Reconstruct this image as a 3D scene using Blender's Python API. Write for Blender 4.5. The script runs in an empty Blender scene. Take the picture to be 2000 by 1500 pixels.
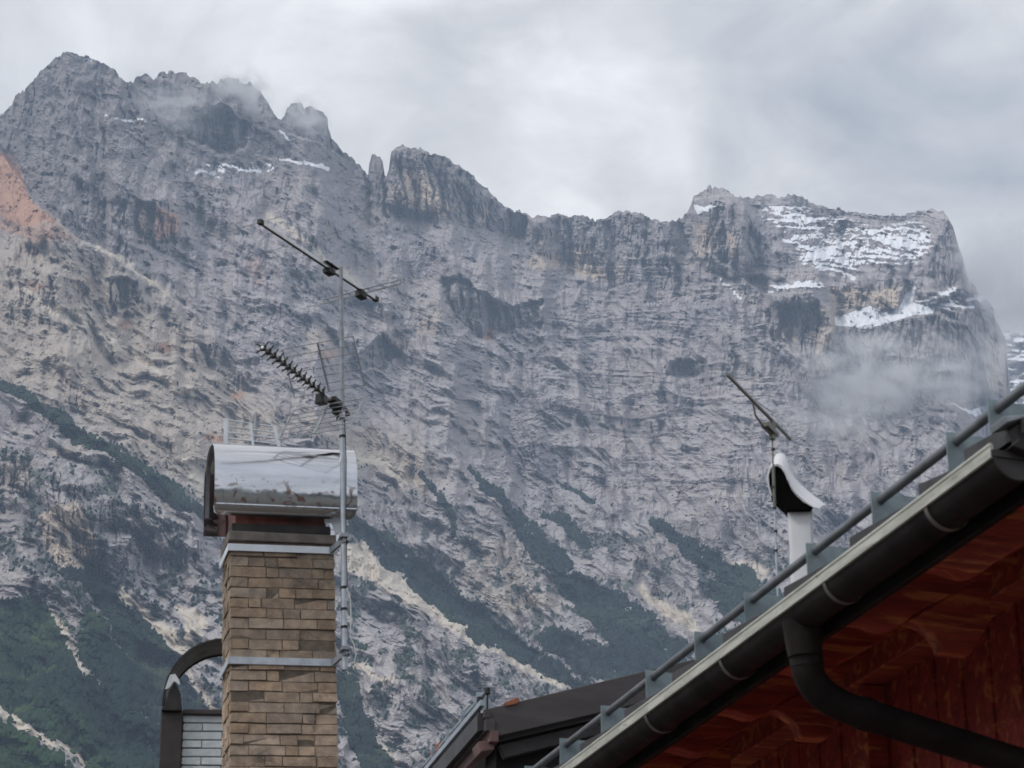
import bpy, bmesh, math, random
import numpy as np
from mathutils import Vector, Matrix, Quaternion

# ------------------------------------------------------------------ camera
SC = bpy.context.scene
COL = SC.collection
R = math.radians
FPX = 4450.0                       # focal length in photo pixels (photo 2000 x 1500)
PITCH = math.atan(1900.0 / FPX)
CAM = Vector((0, 0, 1.7))
cd = bpy.data.cameras.new("camera")
cam = bpy.data.objects.new("camera", cd)
COL.objects.link(cam)
cam.location = CAM
cam.rotation_euler = (math.pi / 2 + PITCH, 0, 0)
cd.sensor_width = 36.0
cd.lens = 36.0 * FPX / 2000.0
cd.clip_start = 0.1
cd.clip_end = 60000
SC.camera = cam
cd.dof.use_dof = True
cd.dof.focus_distance = 2500
cd.dof.aperture_fstop = 10.0

# ------------------------------------------------------------------ light and view
SC.view_settings.view_transform = 'Standard'
SC.view_settings.look = 'None'
SC.view_settings.exposure = 0.45
SC.view_settings.gamma = 1.0
SC.cycles.volume_bounces = 2
SC.cycles.max_bounces = 8
SC.cycles.volume_step_rate = 1.0
SC.cycles.volume_max_steps = 64
SUN_EL, SUN_AZ = R(46), R(238)      # azimuth clockwise from +y: behind the camera, to the left

wd = bpy.data.worlds.new("World")
SC.world = wd
wd.use_nodes = True
nt = wd.node_tree
nt.nodes.clear()


def N(t, kind, **kw):
    n = t.nodes.new(kind)
    for k, v in kw.items():
        if k.startswith('i_'):
            n.inputs[k[2:].replace('_', ' ')].default_value = v
        else:
            setattr(n, k, v)
    return n


def L(t, a, b):
    t.links.new(a, b)


def math_node(t, op, a, b=None, c=None, clamp=False):
    n = t.nodes.new('ShaderNodeMath')
    n.operation = op
    n.use_clamp = clamp
    for i, v in enumerate((a, b, c)):
        if v is None:
            continue
        if isinstance(v, (int, float)):
            n.inputs[i].default_value = v
        else:
            t.links.new(v, n.inputs[i])
    return n.outputs[0]


def maprange(t, v, a, b, c=0.0, d=1.0, smooth=True):
    n = t.nodes.new('ShaderNodeMapRange')
    n.interpolation_type = 'SMOOTHSTEP' if smooth else 'LINEAR'
    t.links.new(v, n.inputs['Value'])
    for k, x in zip(('From Min', 'From Max', 'To Min', 'To Max'), (a, b, c, d)):
        n.inputs[k].default_value = x
    return n.outputs['Result']


def mixc(t, fac, a, b, blend='MIX'):
    n = t.nodes.new('ShaderNodeMix')
    n.data_type = 'RGBA'
    n.blend_type = blend
    n.clamp_factor = True
    if isinstance(fac, (int, float)):
        n.inputs[0].default_value = fac
    else:
        t.links.new(fac, n.inputs[0])
    for sock, v in ((n.inputs[6], a), (n.inputs[7], b)):
        if isinstance(v, (tuple, list)):
            sock.default_value = (*v[:3], 1)
        else:
            t.links.new(v, sock)
    return n.outputs[2]


def noise(t, vec, scale, detail=6, rough=0.55, dist=0.0):
    n = t.nodes.new('ShaderNodeTexNoise')
    n.inputs['Scale'].default_value = scale
    n.inputs['Detail'].default_value = detail
    n.inputs['Roughness'].default_value = rough
    n.inputs['Distortion'].default_value = dist
    if vec is not None:
        t.links.new(vec, n.inputs['Vector'])
    return n.outputs['Fac']


def pix_dir(px, py):
    a = (px - 1000) / FPX
    b = (750 - py) / FPX
    c, s = math.cos(PITCH), math.sin(PITCH)
    return Vector((a, c - b * s, s + b * c))


# overcast sky: Nishita sky almost fully covered by a cloud deck laid out over the dome
sky = N(nt, 'ShaderNodeTexSky')
sky.sky_type = 'NISHITA'
sky.sun_disc = False
sky.sun_elevation = SUN_EL
sky.sun_rotation = SUN_AZ
sky.altitude = 1000
tc = N(nt, 'ShaderNodeTexCoord')
mp = N(nt, 'ShaderNodeMapping')
mp.inputs['Rotation'].default_value = (0, 0, R(20))
mp.inputs['Scale'].default_value = (1.0, 1.0, 1.7)
L(nt, tc.outputs['Generated'], mp.inputs['Vector'])
n1 = noise(nt, mp.outputs['Vector'], 8.0, 7, 0.55, 0.7)
n2 = noise(nt, mp.outputs['Vector'], 24.0, 7, 0.6, 0.6)


def lobe(px, py, width_deg):
    d = pix_dir(px, py).normalized()
    v = nt.nodes.new('ShaderNodeVectorMath')
    v.operation = 'DOT_PRODUCT'
    nv = nt.nodes.new('ShaderNodeVectorMath')
    nv.operation = 'NORMALIZE'
    L(nt, tc.outputs['Generated'], nv.inputs[0])
    L(nt, nv.outputs[0], v.inputs[0])
    v.inputs[1].default_value = d
    return maprange(nt, v.outputs['Value'], math.cos(R(width_deg)), 1.0)


val = math_node(nt, 'MULTIPLY_ADD', n1, 1.6, -0.44)
val = math_node(nt, 'MULTIPLY_ADD', n2, 0.48, val)
val = math_node(nt, 'MULTIPLY_ADD', lobe(560, 70, 4.0), 0.22, val)
val = math_node(nt, 'MULTIPLY_ADD', lobe(0, 80, 6.0), 0.08, val)
val = math_node(nt, 'MULTIPLY_ADD', lobe(1150, 300, 5.0), 0.06, val)
val = math_node(nt, 'MULTIPLY_ADD', lobe(1580, 40, 4.5), -0.17, val)
val = math_node(nt, 'MULTIPLY_ADD', lobe(2000, 420, 7.0), -0.19, val)
cr = N(nt, 'ShaderNodeValToRGB')
e = cr.color_ramp.elements
e[0].position = 0.05
e[0].color = (0.30, 0.305, 0.31, 1)
e[1].position = 0.95
e[1].color = (0.93, 0.90, 0.86, 1)
m = cr.color_ramp.elements.new(0.55)
m.color = (0.63, 0.60, 0.565, 1)
L(nt, val, cr.inputs[0])
cl = N(nt, 'ShaderNodeVectorMath', operation='SCALE')
L(nt, cr.outputs[0], cl.inputs[0])
cl.inputs['Scale'].default_value = 10.5
mx = mixc(nt, 0.93, sky.outputs[0], cl.outputs[0])
bg = N(nt, 'ShaderNodeBackground')
bg.inputs['Strength'].default_value = 0.1
wo = N(nt, 'ShaderNodeOutputWorld')
L(nt, mx, bg.inputs['Color'])
L(nt, bg.outputs[0], wo.inputs['Surface'])

sd = bpy.data.lights.new("sun", 'SUN')
sd.energy = 1.5
sd.angle = R(14)
sd.color = (1.0, 0.965, 0.92)
so = bpy.data.objects.new("sun", sd)
COL.objects.link(so)
sdir = Vector((math.sin(SUN_AZ) * math.cos(SUN_EL), math.cos(SUN_AZ) * math.cos(SUN_EL), math.sin(SUN_EL)))
so.rotation_euler = (-sdir).to_track_quat('-Z', 'Y').to_euler()
so.location = (0, -20, 60)


# ------------------------------------------------------------------ helpers
def P(px, py, t):
    """world point seen at photo pixel (px, py), t metres along the optical axis"""
    return CAM + pix_dir(px, py) * t


def PH(px, py, z):
    """world point seen at photo pixel at world height z"""
    d = pix_dir(px, py)
    return CAM + d * ((z - CAM.z) / d.z)


class Frame:
    def __init__(s, o, ex, ey, ez):
        s.o, s.ax = o, (ex, ey, ez)
        s.M = Matrix(((ex.x, ey.x, ez.x, o.x), (ex.y, ey.y, ez.y, o.y), (ex.z, ey.z, ez.z, o.z), (0, 0, 0, 1)))

    def hit(s, px, py, axis=1, val=0.0):
        d = pix_dir(px, py)
        n = s.ax[axis]
        t = (n.dot(s.o - CAM) + val) / n.dot(d)
        q = CAM + d * t - s.o
        return Vector([q.dot(a) for a in s.ax])

    def loc(s, w):
        q = w - s.o
        return Vector([q.dot(a) for a in s.ax])


class MB:
    def __init__(s):
        s.v, s.f, s.c, s.m = [], [], [], []
        s.smooth = False
        s.mi = 0
        s.col = (1, 1, 1)

    def add(s, vs, fs):
        b = len(s.v)
        s.v += [tuple(v) for v in vs]
        s.c += [s.col] * len(vs)
        for f in fs:
            s.f.append([b + i for i in f])
            s.m.append(s.mi)

    def box(s, lo, hi, jit=0.0):
        x0, y0, z0 = lo
        x1, y1, z1 = hi
        vs = [(x0, y0, z0), (x1, y0, z0), (x1, y1, z0), (x0, y1, z0), (x0, y0, z1), (x1, y0, z1), (x1, y1, z1), (x0, y1, z1)]
        if jit:
            vs = [tuple(c + random.uniform(-jit, jit) for c in v) for v in vs]
        s.add(vs, [(0, 3, 2, 1), (4, 5, 6, 7), (0, 1, 5, 4), (1, 2, 6, 5), (2, 3, 7, 6), (3, 0, 4, 7)])

    def bar(s, a, b, w, h, up=Vector((0, 0, 1))):
        a, b = Vector(a), Vector(b)
        d = (b - a).normalized()
        x = d.cross(up)
        if x.length < 1e-4:
            x = d.cross(Vector((1, 0, 0)))
        x.normalize()
        y = x.cross(d)
        vs = []
        for p in (a, b):
            for i, j in ((-1, -1), (1, -1), (1, 1), (-1, 1)):
                vs.append(p + x * (i * w / 2) + y * (j * h / 2))
        s.add(vs, [(0, 3, 2, 1), (4, 5, 6, 7), (0, 1, 5, 4), (1, 2, 6, 5), (2, 3, 7, 6), (3, 0, 4, 7)])

    def tube(s, pts, r, n=12, cap=True):
        pts = [Vector(p) for p in pts]
        rs = r if isinstance(r, (list, tuple)) else [r] * len(pts)
        rings = []
        x = None
        for i, p in enumerate(pts):
            if i == 0:
                d = pts[1] - p
            elif i == len(pts) - 1:
                d = p - pts[i - 1]
            else:
                d = (pts[i + 1] - p).normalized() + (p - pts[i - 1]).normalized()
            d.normalize()
            if x is None:
                ref = Vector((0, 0, 1)) if abs(d.z) < 0.9 else Vector((1, 0, 0))
                x = d.cross(ref).normalized()
            else:
                x = (x - d * x.dot(d)).normalized()
            y = d.cross(x)
            rings.append([p + (x * math.cos(k * 2 * math.pi / n) + y * math.sin(k * 2 * math.pi / n)) * rs[i] for k in range(n)])
        vs = [v for rg in rings for v in rg]
        fs = []
        for i in range(len(pts) - 1):
            for k in range(n):
                a, b = i * n + k, i * n + (k + 1) % n
                fs.append((a, b, b + n, a + n))
        if cap:
            fs.append(tuple(reversed(range(n))))
            fs.append(tuple((len(pts) - 1) * n + k for k in range(n)))
        s.add(vs, fs)

    def prism(s, poly, d):
        """closed outline (3-D points) pushed along vector d"""
        n = len(poly)
        d = Vector(d)
        vs = [Vector(p) for p in poly] + [Vector(p) + d for p in poly]
        fs = [tuple(reversed(range(n))), tuple(range(n, 2 * n))]
        for k in range(n):
            fs.append((k, (k + 1) % n, n + (k + 1) % n, n + k))
        s.add(vs, fs)

    def sheet(s, rows, th, closed=False):
        """grid of points -> sheet of thickness th along its normals"""
        nr, nc = len(rows), len(rows[0])
        g = [[Vector(p) for p in r] for r in rows]
        top, bot = [], []
        for i in range(nr):
            for j in range(nc):
                a = g[min(i + 1, nr - 1)][j] - g[max(i - 1, 0)][j]
                b = g[i][min(j + 1, nc - 1)] - g[i][max(j - 1, 0)]
                nn = a.cross(b)
                nn = nn.normalized() if nn.length > 1e-9 else Vector((0, 0, 1))
                top.append(g[i][j] + nn * th / 2)
                bot.append(g[i][j] - nn * th / 2)
        k = nr * nc
        fs = []
        for i in range(nr - 1):
            for j in range(nc - 1):
                a = i * nc + j
                fs.append((a, a + nc, a + nc + 1, a + 1))
                fs.append((k + a, k + a + 1, k + a + nc + 1, k + a + nc))
        edge = [j for j in range(nc)] + [i * nc + nc - 1 for i in range(1, nr)] + [(nr - 1) * nc + j for j in range(nc - 2, -1, -1)] + [i * nc for i in range(nr - 2, 0, -1)]
        for q in range(len(edge)):
            a, b = edge[q], edge[(q + 1) % len(edge)]
            fs.append((a, b, k + b, k + a))
        s.add(top + bot, fs)

    def build(s, name, mats, parent=None, smooth=False, bevel=0.0, auto=40):
        me = bpy.data.meshes.new(name)
        me.from_pydata(s.v, [], s.f)
        me.update()
        bm = bmesh.new()
        bm.from_mesh(me)
        bmesh.ops.recalc_face_normals(bm, faces=bm.faces)
        bm.to_mesh(me)
        bm.free()
        mats = mats if isinstance(mats, (list, tuple)) else [mats]
        for mm in mats:
            me.materials.append(mm)
        if len(mats) > 1:
            me.polygons.foreach_set('material_index', s.m)
        ca = me.attributes.new('tint', 'FLOAT_COLOR', 'POINT')
        ca.data.foreach_set('color', [x for c in s.c for x in (*c, 1)])
        if smooth:
            me.polygons.foreach_set('use_smooth', [True] * len(me.polygons))
            me.set_sharp_from_angle(angle=R(auto))
        o = bpy.data.objects.new(name, me)
        COL.objects.link(o)
        if parent is not None:
            o.parent = parent
        if bevel:
            b = o.modifiers.new('bevel', 'BEVEL')
            b.width = bevel
            b.segments = 2
            b.limit_method = 'ANGLE'
        return o


def thing(name, label, cat, M=None, group=None):
    o = bpy.data.objects.new(name, None)
    o.empty_display_size = 0.2
    COL.objects.link(o)
    if M is not None:
        o.matrix_world = M
    o['label'] = label
    o['category'] = cat
    if group:
        o['group'] = group
    return o


def mat(name, c1, c2=None, scale=6.0, rough=0.6, metal=0.0, bump=0.0, bscale=40.0, tint=False, rvar=0.0,
        stretch=(1, 1, 1), spec=0.4, lo=0.35, hi=0.65, c3=None, s3=3.0, t3=(0.6, 0.7)):
    m = bpy.data.materials.new(name)
    m.use_nodes = True
    t = m.node_tree
    b = t.nodes['Principled BSDF']
    tcn = N(t, 'ShaderNodeTexCoord')
    mpn = N(t, 'ShaderNodeMapping')
    mpn.inputs['Scale'].default_value = stretch
    L(t, tcn.outputs['Object'], mpn.inputs['Vector'])
    vec = mpn.outputs['Vector']
    nf = noise(t, vec, scale, 8, 0.6, 0.3)
    f = maprange(t, nf, lo, hi)
    col = mixc(t, f, c1, c2 or c1)
    if c3:
        col = mixc(t, maprange(t, noise(t, vec, s3, 8, 0.65, 0.6), *t3), col, c3)
    if tint:
        at = N(t, 'ShaderNodeAttribute')
        at.attribute_name = 'tint'
        col = mixc(t, 1.0, col, at.outputs['Color'], 'MULTIPLY')
    L(t, col, b.inputs['Base Color'])
    b.inputs['Metallic'].default_value = metal
    b.inputs['Specular IOR Level'].default_value = spec
    if rvar:
        L(t, maprange(t, noise(t, vec, scale * 2.3, 6, 0.6), 0.3, 0.7, rough - rvar, rough + rvar, False), b.inputs['Roughness'])
    else:
        b.inputs['Roughness'].default_value = rough
    if bump:
        bn = N(t, 'ShaderNodeBump')
        bn.inputs['Strength'].default_value = bump
        bn.inputs['Distance'].default_value = 0.01
        L(t, noise(t, vec, bscale, 8, 0.6), bn.inputs['Height'])
        L(t, bn.outputs[0], b.inputs['Normal'])
    return m


# ------------------------------------------------------------------ numpy noise
def pn(x, y, seed=0):
    xi = np.floor(x).astype(np.int64)
    yi = np.floor(y).astype(np.int64)
    xf = x - xi
    yf = y - yi

    def g(ix, iy, fx, fy):
        h = (ix * 374761393 + iy * 668265263 + seed * 974711) & 0xffffffff
        h = ((h ^ (h >> 13)) * 1274126177) & 0xffffffff
        h = h ^ (h >> 16)
        a = h * (2 * math.pi / 4294967296.0)
        return np.cos(a) * fx + np.sin(a) * fy
    u = xf * xf * xf * (xf * (xf * 6 - 15) + 10)
    w = yf * yf * yf * (yf * (yf * 6 - 15) + 10)
    a = g(xi, yi, xf, yf)
    b = g(xi + 1, yi, xf - 1, yf)
    c = g(xi, yi + 1, xf, yf - 1)
    d = g(xi + 1, yi + 1, xf - 1, yf - 1)
    return (a + (b - a) * u) * (1 - w) + (c + (d - c) * u) * w


def fbm(x, y, o=4, seed=0, gain=0.5):
    s = np.zeros_like(x)
    a, fr, tot = 1.0, 1.0, 0.0
    for k in range(o):
        s += a * pn(x * fr + 17.3 * k, y * fr - 9.1 * k, seed + k)
        tot += a
        a *= gain
        fr *= 2.03
    return s / tot * 1.5


def ridged(x, y, o=4, seed=0, gain=0.5):
    s = np.zeros_like(x)
    a, fr, tot = 1.0, 1.0, 0.0
    for k in range(o):
        s += a * (1 - np.abs(pn(x * fr + 7.7 * k, y * fr + 3.3 * k, seed + k)) * 2)
        tot += a
        a *= gain
        fr *= 2.05
    return s / tot


def sst(a, b, x):
    t = np.clip((x - a) / (b - a), 0, 1)
    return t * t * (3 - 2 * t)


# ------------------------------------------------------------------ ground
def structure(o):
    o['kind'] = 'structure'
    return o


M_ground = mat('ground_gravel', (0.10, 0.098, 0.088), (0.15, 0.14, 0.125), 0.4, 0.9)
g = MB()
g.add([(-7000, -7000, 0), (7000, -7000, 0), (7000, 7000, 0), (-7000, 7000, 0)], [(0, 1, 2, 3)])
structure(g.build('ground', M_ground))

# ------------------------------------------------------------------ mountain
RIDGE = [(-500, 520), (-300, 400), (-100, 300), (0, 225), (10, 215), (40, 180), (75, 145), (105, 113), (135, 98), (160, 105), (172, 106), (195, 118),
         (215, 130), (225, 134), (240, 154), (252, 163), (260, 161), (264, 147), (275, 143), (285, 138), (300, 152), (306, 150),
         (312, 142), (325, 139), (350, 140), (375, 146), (395, 158), (410, 157), (425, 160), (432, 152), (445, 150), (470, 155),
         (490, 162), (510, 178), (517, 190), (528, 208), (540, 228), (548, 233), (556, 225), (563, 209), (572, 201), (590, 206),
         (610, 208), (630, 220), (640, 232), (641, 250), (647, 265), (660, 280), (666, 292), (690, 310), (705, 325), (716, 341),
         (720, 340), (721, 320), (726, 302), (733, 298), (742, 305), (748, 320), (751, 346), (755, 346), (759, 338), (762, 315), (764, 297),
         (772, 286), (790, 283), (815, 288), (850, 299), (880, 312), (910, 333), (930, 350), (955, 372), (975, 395), (1000, 410),
         (1030, 415), (1043, 425), (1048, 420), (1100, 421), (1140, 423), (1150, 428), (1180, 427), (1200, 412), (1212, 409),
         (1240, 414), (1270, 422), (1300, 433), (1320, 430), (1340, 418), (1350, 400), (1355, 380), (1375, 366), (1395, 361),
         (1415, 366), (1435, 380), (1490, 386), (1497, 380), (1540, 380), (1565, 385), (1600, 402), (1625, 408), (1640, 408),
         (1680, 420), (1700, 418), (1735, 420), (1750, 423), (1790, 410), (1820, 408), (1850, 420), (1862, 440), (1870, 470),
         (1880, 500), (1890, 540), (1905, 560), (1915, 575), (1930, 582), (1940, 600), (1944, 620), (1956, 645), (1965, 665),
         (1968, 720), (1970, 765), (1990, 800), (2100, 850), (2300, 900), (2600, 1000)]


def columns():
    a = np.arange(-420, -20, 8.0)
    b = np.arange(-20, 2024, 1.9)
    c = np.arange(2024, 2500, 8.0)
    return np.concatenate([a, b, c])


U1 = columns()
NC = len(U1)
NR = 690
VB = 1580.0
rng0 = np.random.default_rng(12)
rx, ry = np.array(RIDGE, float).T
ridge = np.interp(U1, rx, ry)
blk = rng0.uniform(-1, 1, 4000)
jag = blk[np.floor((U1 + 500 + fbm(U1 / 30, U1 * 0 + 7.7, 2, 6) * 14) / 9.0).astype(int)] * 2.6 + blk[1500 + np.floor((U1 + 500) / 21.0).astype(int)] * 2.6
jag += blk[2500 + np.floor((U1 + 500) / 4.2).astype(int)] * 1.2
ridge += fbm(U1 / 22, U1 * 0 + 3.1, 4, 5) * 4.0 - np.abs(pn(U1 / 12, U1 * 0 + 1.1, 8)) * 7 + 2 + jag
S1 = np.linspace(0, 1, NR) ** 1.02
U = np.repeat(U1[None, :], NR, 0)
NT = 70                                     # rows that follow the jagged crest; the rest follow a smooth line below it
mxr = np.array([ridge[max(0, k - 26):k + 27].max() for k in range(NC)])
kk = np.exp(-np.linspace(-2, 2, 53) ** 2)
kk /= kk.sum()
base_line = np.convolve(np.pad(mxr, 26, mode='edge'), kk, 'valid') + 12
base_line = np.maximum(base_line, ridge + 6)
sa1 = np.linspace(0, 1, NT, endpoint=False)
sb1 = np.linspace(0, 1, NR - NT)
V = np.concatenate([ridge[None, :] + (base_line - ridge)[None, :] * sa1[:, None],
                    base_line[None, :] + (VB - base_line)[None, :] * sb1[:, None]], 0)

# warped coordinates for every outline drawn on the rock
WU = U + fbm(U / 60, V / 60, 5, 31, 0.6) * 20
WV = V + fbm(U / 60, V / 60, 5, 47, 0.6) * 20


def poly_mask(pts, soft=8.0, warp=1.0):
    pts = np.array(pts, float)
    out = np.zeros(U.shape)
    lo, hi = pts.min(0) - soft - 30, pts.max(0) + soft + 30
    sel = (U > lo[0]) & (U < hi[0]) & (V > lo[1]) & (V < hi[1])
    x, y = U[sel] + warp * (WU - U)[sel], V[sel] + warp * (WV - V)[sel]
    d = np.full(x.shape, 1e9)
    ins = np.zeros(x.shape, bool)
    n = len(pts)
    for k in range(n):
        ax, ay = pts[k]
        bx, by = pts[(k + 1) % n]
        ex, ey = bx - ax, by - ay
        tt = np.clip(((x - ax) * ex + (y - ay) * ey) / (ex * ex + ey * ey + 1e-9), 0, 1)
        d = np.minimum(d, np.hypot(x - ax - tt * ex, y - ay - tt * ey))
        if by != ay:
            ins ^= ((ay > y) != (by > y)) & (x < ex * (y - ay) / (by - ay) + ax)
    out[sel] = sst(-soft, soft, np.where(ins, d, -d))
    return out


def band_mask(pts, soft=6.0):
    """pts: (x, y, halfwidth)"""
    pts = np.array(pts, float)
    out = np.zeros(U.shape)
    w = pts[:, 2].max() + soft + 30
    lo, hi = pts[:, :2].min(0) - w, pts[:, :2].max(0) + w
    sel = (U > lo[0]) & (U < hi[0]) & (V > lo[1]) & (V < hi[1])
    x, y = WU[sel], WV[sel]
    best = np.full(x.shape, -1e9)
    for k in range(len(pts) - 1):
        ax, ay, aw = pts[k]
        bx, by, bw = pts[k + 1]
        ex, ey = bx - ax, by - ay
        tt = np.clip(((x - ax) * ex + (y - ay) * ey) / (ex * ex + ey * ey + 1e-9), 0, 1)
        best = np.maximum(best, aw + (bw - aw) * tt - np.hypot(x - ax - tt * ex, y - ay - tt * ey))
    out[sel] = sst(-soft, soft, best)
    return out


def union(ms):
    o = np.zeros(U.shape)
    for q in ms:
        o = np.maximum(o, q)
    return o


# --- steep walls (the surface hardly recedes there) with strength; >1 leans out
WALLS = [
    ([(765, 300), (860, 305), (960, 390), (990, 440), (985, 462), (930, 440), (850, 420), (760, 405)], 0.95),
    ([(1035, 430), (1200, 420), (1320, 440), (1330, 560), (1260, 560), (1200, 545), (1120, 520), (1035, 510)], 0.9),
    ([(850, 540), (900, 560), (1000, 600), (1070, 600), (1060, 650), (940, 660), (880, 630)], 1.15),
    ([(1350, 420), (1440, 400), (1500, 470), (1520, 520), (1450, 540), (1370, 530)], 0.95),
    ([(1500, 590), (1600, 575), (1625, 640), (1615, 720), (1560, 690), (1510, 660)], 1.25),
    ([(1580, 690), (1625, 640), (1640, 760), (1600, 780)], 1.1),
    ([(1625, 560), (1790, 545), (1770, 600), (1700, 612), (1630, 605)], 0.95),
    ([(1630, 648), (1830, 620), (1935, 600), (1965, 680), (1968, 790), (1800, 780), (1660, 740)], 1.0),
    ([(1850, 430), (1890, 540), (1860, 560), (1800, 540)], 0.8),
    ([(190, 400), (330, 385), (350, 470), (280, 480), (200, 450)], 1.0),
    ([(360, 200), (440, 215), (480, 250), (470, 290), (400, 290), (350, 240)], 1.2),
    ([(200, 545), (265, 540), (275, 590), (210, 620)], 1.15),
    ([(60, 560), (90, 540), (170, 555), (180, 600), (110, 590)], 0.8),
    ([(700, 680), (760, 650), (790, 690), (750, 730), (705, 720)], 1.2),
    ([(1290, 700), (1370, 700), (1370, 735), (1300, 735)], 1.3),
    ([(1540, 700), (1600, 740), (1600, 790), (1560, 770)], 1.0),
    ([(370, 670), (430, 670), (430, 710), (380, 710)], 1.2),
    ([(440, 730), (490, 735), (480, 765), (445, 760)], 1.1),
    ([(100, 400), (180, 430), (190, 470), (120, 440)], 0.9),
    ([(980, 420), (1030, 430), (1030, 465), (985, 465)], 1.2),
    ([(570, 430), (640, 470), (640, 520), (590, 500)], 0.7),
    ([(60, 1020), (190, 980), (190, 1110), (110, 1100)], 0.9),
    ([(0, 870), (200, 960), (330, 1010), (400, 1050), (400, 1120), (250, 1080), (60, 980), (0, 960)], 0.8),
    ([(690, 1300), (830, 1330), (830, 1400), (720, 1380)], 0.6),
    ([(110, 180), (240, 190), (250, 300), (130, 330)], 0.35),
]
wall = np.zeros(U.shape)
for pts, k in WALLS:
    wall = np.maximum(wall, poly_mask(pts, 4) * min(k, 1.04))
wall = np.maximum(wall, sst(0.22, 0.5, fbm(U / 95, (V - 0.35 * U) / 55, 4, 77)) * 0.85 * sst(1250, 900, V))
# small rock faces scattered everywhere
wall = np.maximum(wall, sst(0.30, 0.45, fbm(U / 30, (V - 0.3 * U) / 16, 3, 78)) * 0.95 * sst(1500, 1000, V))

# --- crests in front of what lies behind them: (x, y, metres of gap)
STEPS = [
    [(-60, 250, 60), (0, 288, 140), (30, 330, 170), (60, 385, 170), (110, 440, 160), (170, 475, 150), (235, 510, 130), (300, 560, 110), (345, 590, 80), (420, 640, 50), (500, 700, 0)],
    [(-20, 730, 60), (60, 775, 90), (130, 822, 100), (190, 850, 100), (250, 895, 90), (330, 948, 80), (400, 990, 60), (470, 1020, 0)],
    [(620, 1030, 0), (690, 1075, 120), (800, 1150, 150), (900, 1215, 150), (1000, 1280, 150), (1110, 1345, 130), (1200, 1420, 90), (1300, 1500, 60)],
    [(860, 860, 0), (920, 920, 60), (1000, 1010, 80), (1060, 1070, 80), (1150, 1180, 90), (1300, 1300, 90)],
    [(1240, 1000, 0), (1330, 1065, 60), (1400, 1110, 70), (1500, 1165, 70), (1600, 1230, 60)],
    [(1180, 1090, 0), (1260, 1180, 60), (1330, 1220, 70), (1380, 1250, 60), (1450, 1300, 0)],
    [(100, 1130, 0), (150, 1180, 40), (250, 1290, 60), (360, 1360, 60), (440, 1420, 40)],
    [(-20, 1370, 60), (0, 1385, 60), (60, 1420, 70), (120, 1455, 70), (180, 1500, 60), (260, 1560, 40)],
    [(225, 130, 0), (262, 165, 60), (300, 220, 90), (330, 270, 60), (380, 320, 0)],
    [(1340, 470, 0), (1420, 520, 60), (1470, 560, 60), (1540, 600, 0)],
    [(540, 240, 0), (560, 260, 40), (640, 290, 50), (700, 340, 0)],
]
rate = np.clip(1.0 - wall, -0.45, 1.0) + 0.06
low = fbm(U / 160, (V - 0.4 * U) / 110, 4, 11)
rate *= np.clip(1 + low * 0.9, 0.35, 2.2)
rr = np.interp(U1, [-420, 135, 400, 640, 735, 900, 1150, 1400, 1750, 1960, 2500], [3700, 3900, 4150, 4200, 4350, 4450, 4700, 4500, 4600, 4500, 4300])
rb = np.interp(U1, [-420, 0, 500, 1000, 1500, 2500], [1750, 1800, 1950, 2150, 2250, 2350])
dv = np.gradient(V, axis=0)
step = np.zeros(U.shape)
for sp in STEPS:
    sp = [(sp[0][0] - 80, sp[0][1] - 60, 0)] + sp + [(sp[-1][0] + 110, sp[-1][1] + 90, 0)]
    sp = np.array(sp, float)
    amp = np.interp(U1, sp[:, 0], sp[:, 2], left=0, right=0)
    vl = np.interp(U1, sp[:, 0], sp[:, 1]) + fbm(U1 / 45, U1 * 0 + sp[0, 1], 4, 61) * 14
    k = sst(0, 1, (vl[None, :] - V) / 5.0)
    step += amp[None, :] * k
# leaky sum up each column: a wall holds the surface back, then the slope catches up again
kx = np.exp(-np.linspace(-2, 2, 13) ** 2)
kx /= kx.sum()
rate = np.stack([np.convolve(np.pad(r_, 6, mode='edge'), kx, 'valid') for r_ in rate])
kr = np.exp(-np.linspace(-2, 2, 141) ** 2)
kr /= kr.sum()


def smooth_u(q):
    return np.convolve(np.pad(q, 70, mode='edge'), kr, 'valid')


ridge_s = smooth_u(ridge)
slope0 = smooth_u(rr - rb - step[0]) / (VB - ridge_s)
dev = np.zeros(U.shape)
cur = np.zeros(NC)
dvp = np.diff(V, axis=0)
mean_rate = 0.80
for k in range(NR - 2, -1, -1):
    cur = cur * np.exp(-dvp[k] / 130.0) + (rate[k] - mean_rate) * dvp[k] * slope0
    dev[k] = cur
RAD = rb[None, :] + (VB - V) * slope0[None, :] + dev * 1.25 + step
mpp = np.abs(np.gradient(RAD, axis=0) / np.maximum(dv, 0.2))
mpp0 = float(np.median(mpp))

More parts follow.
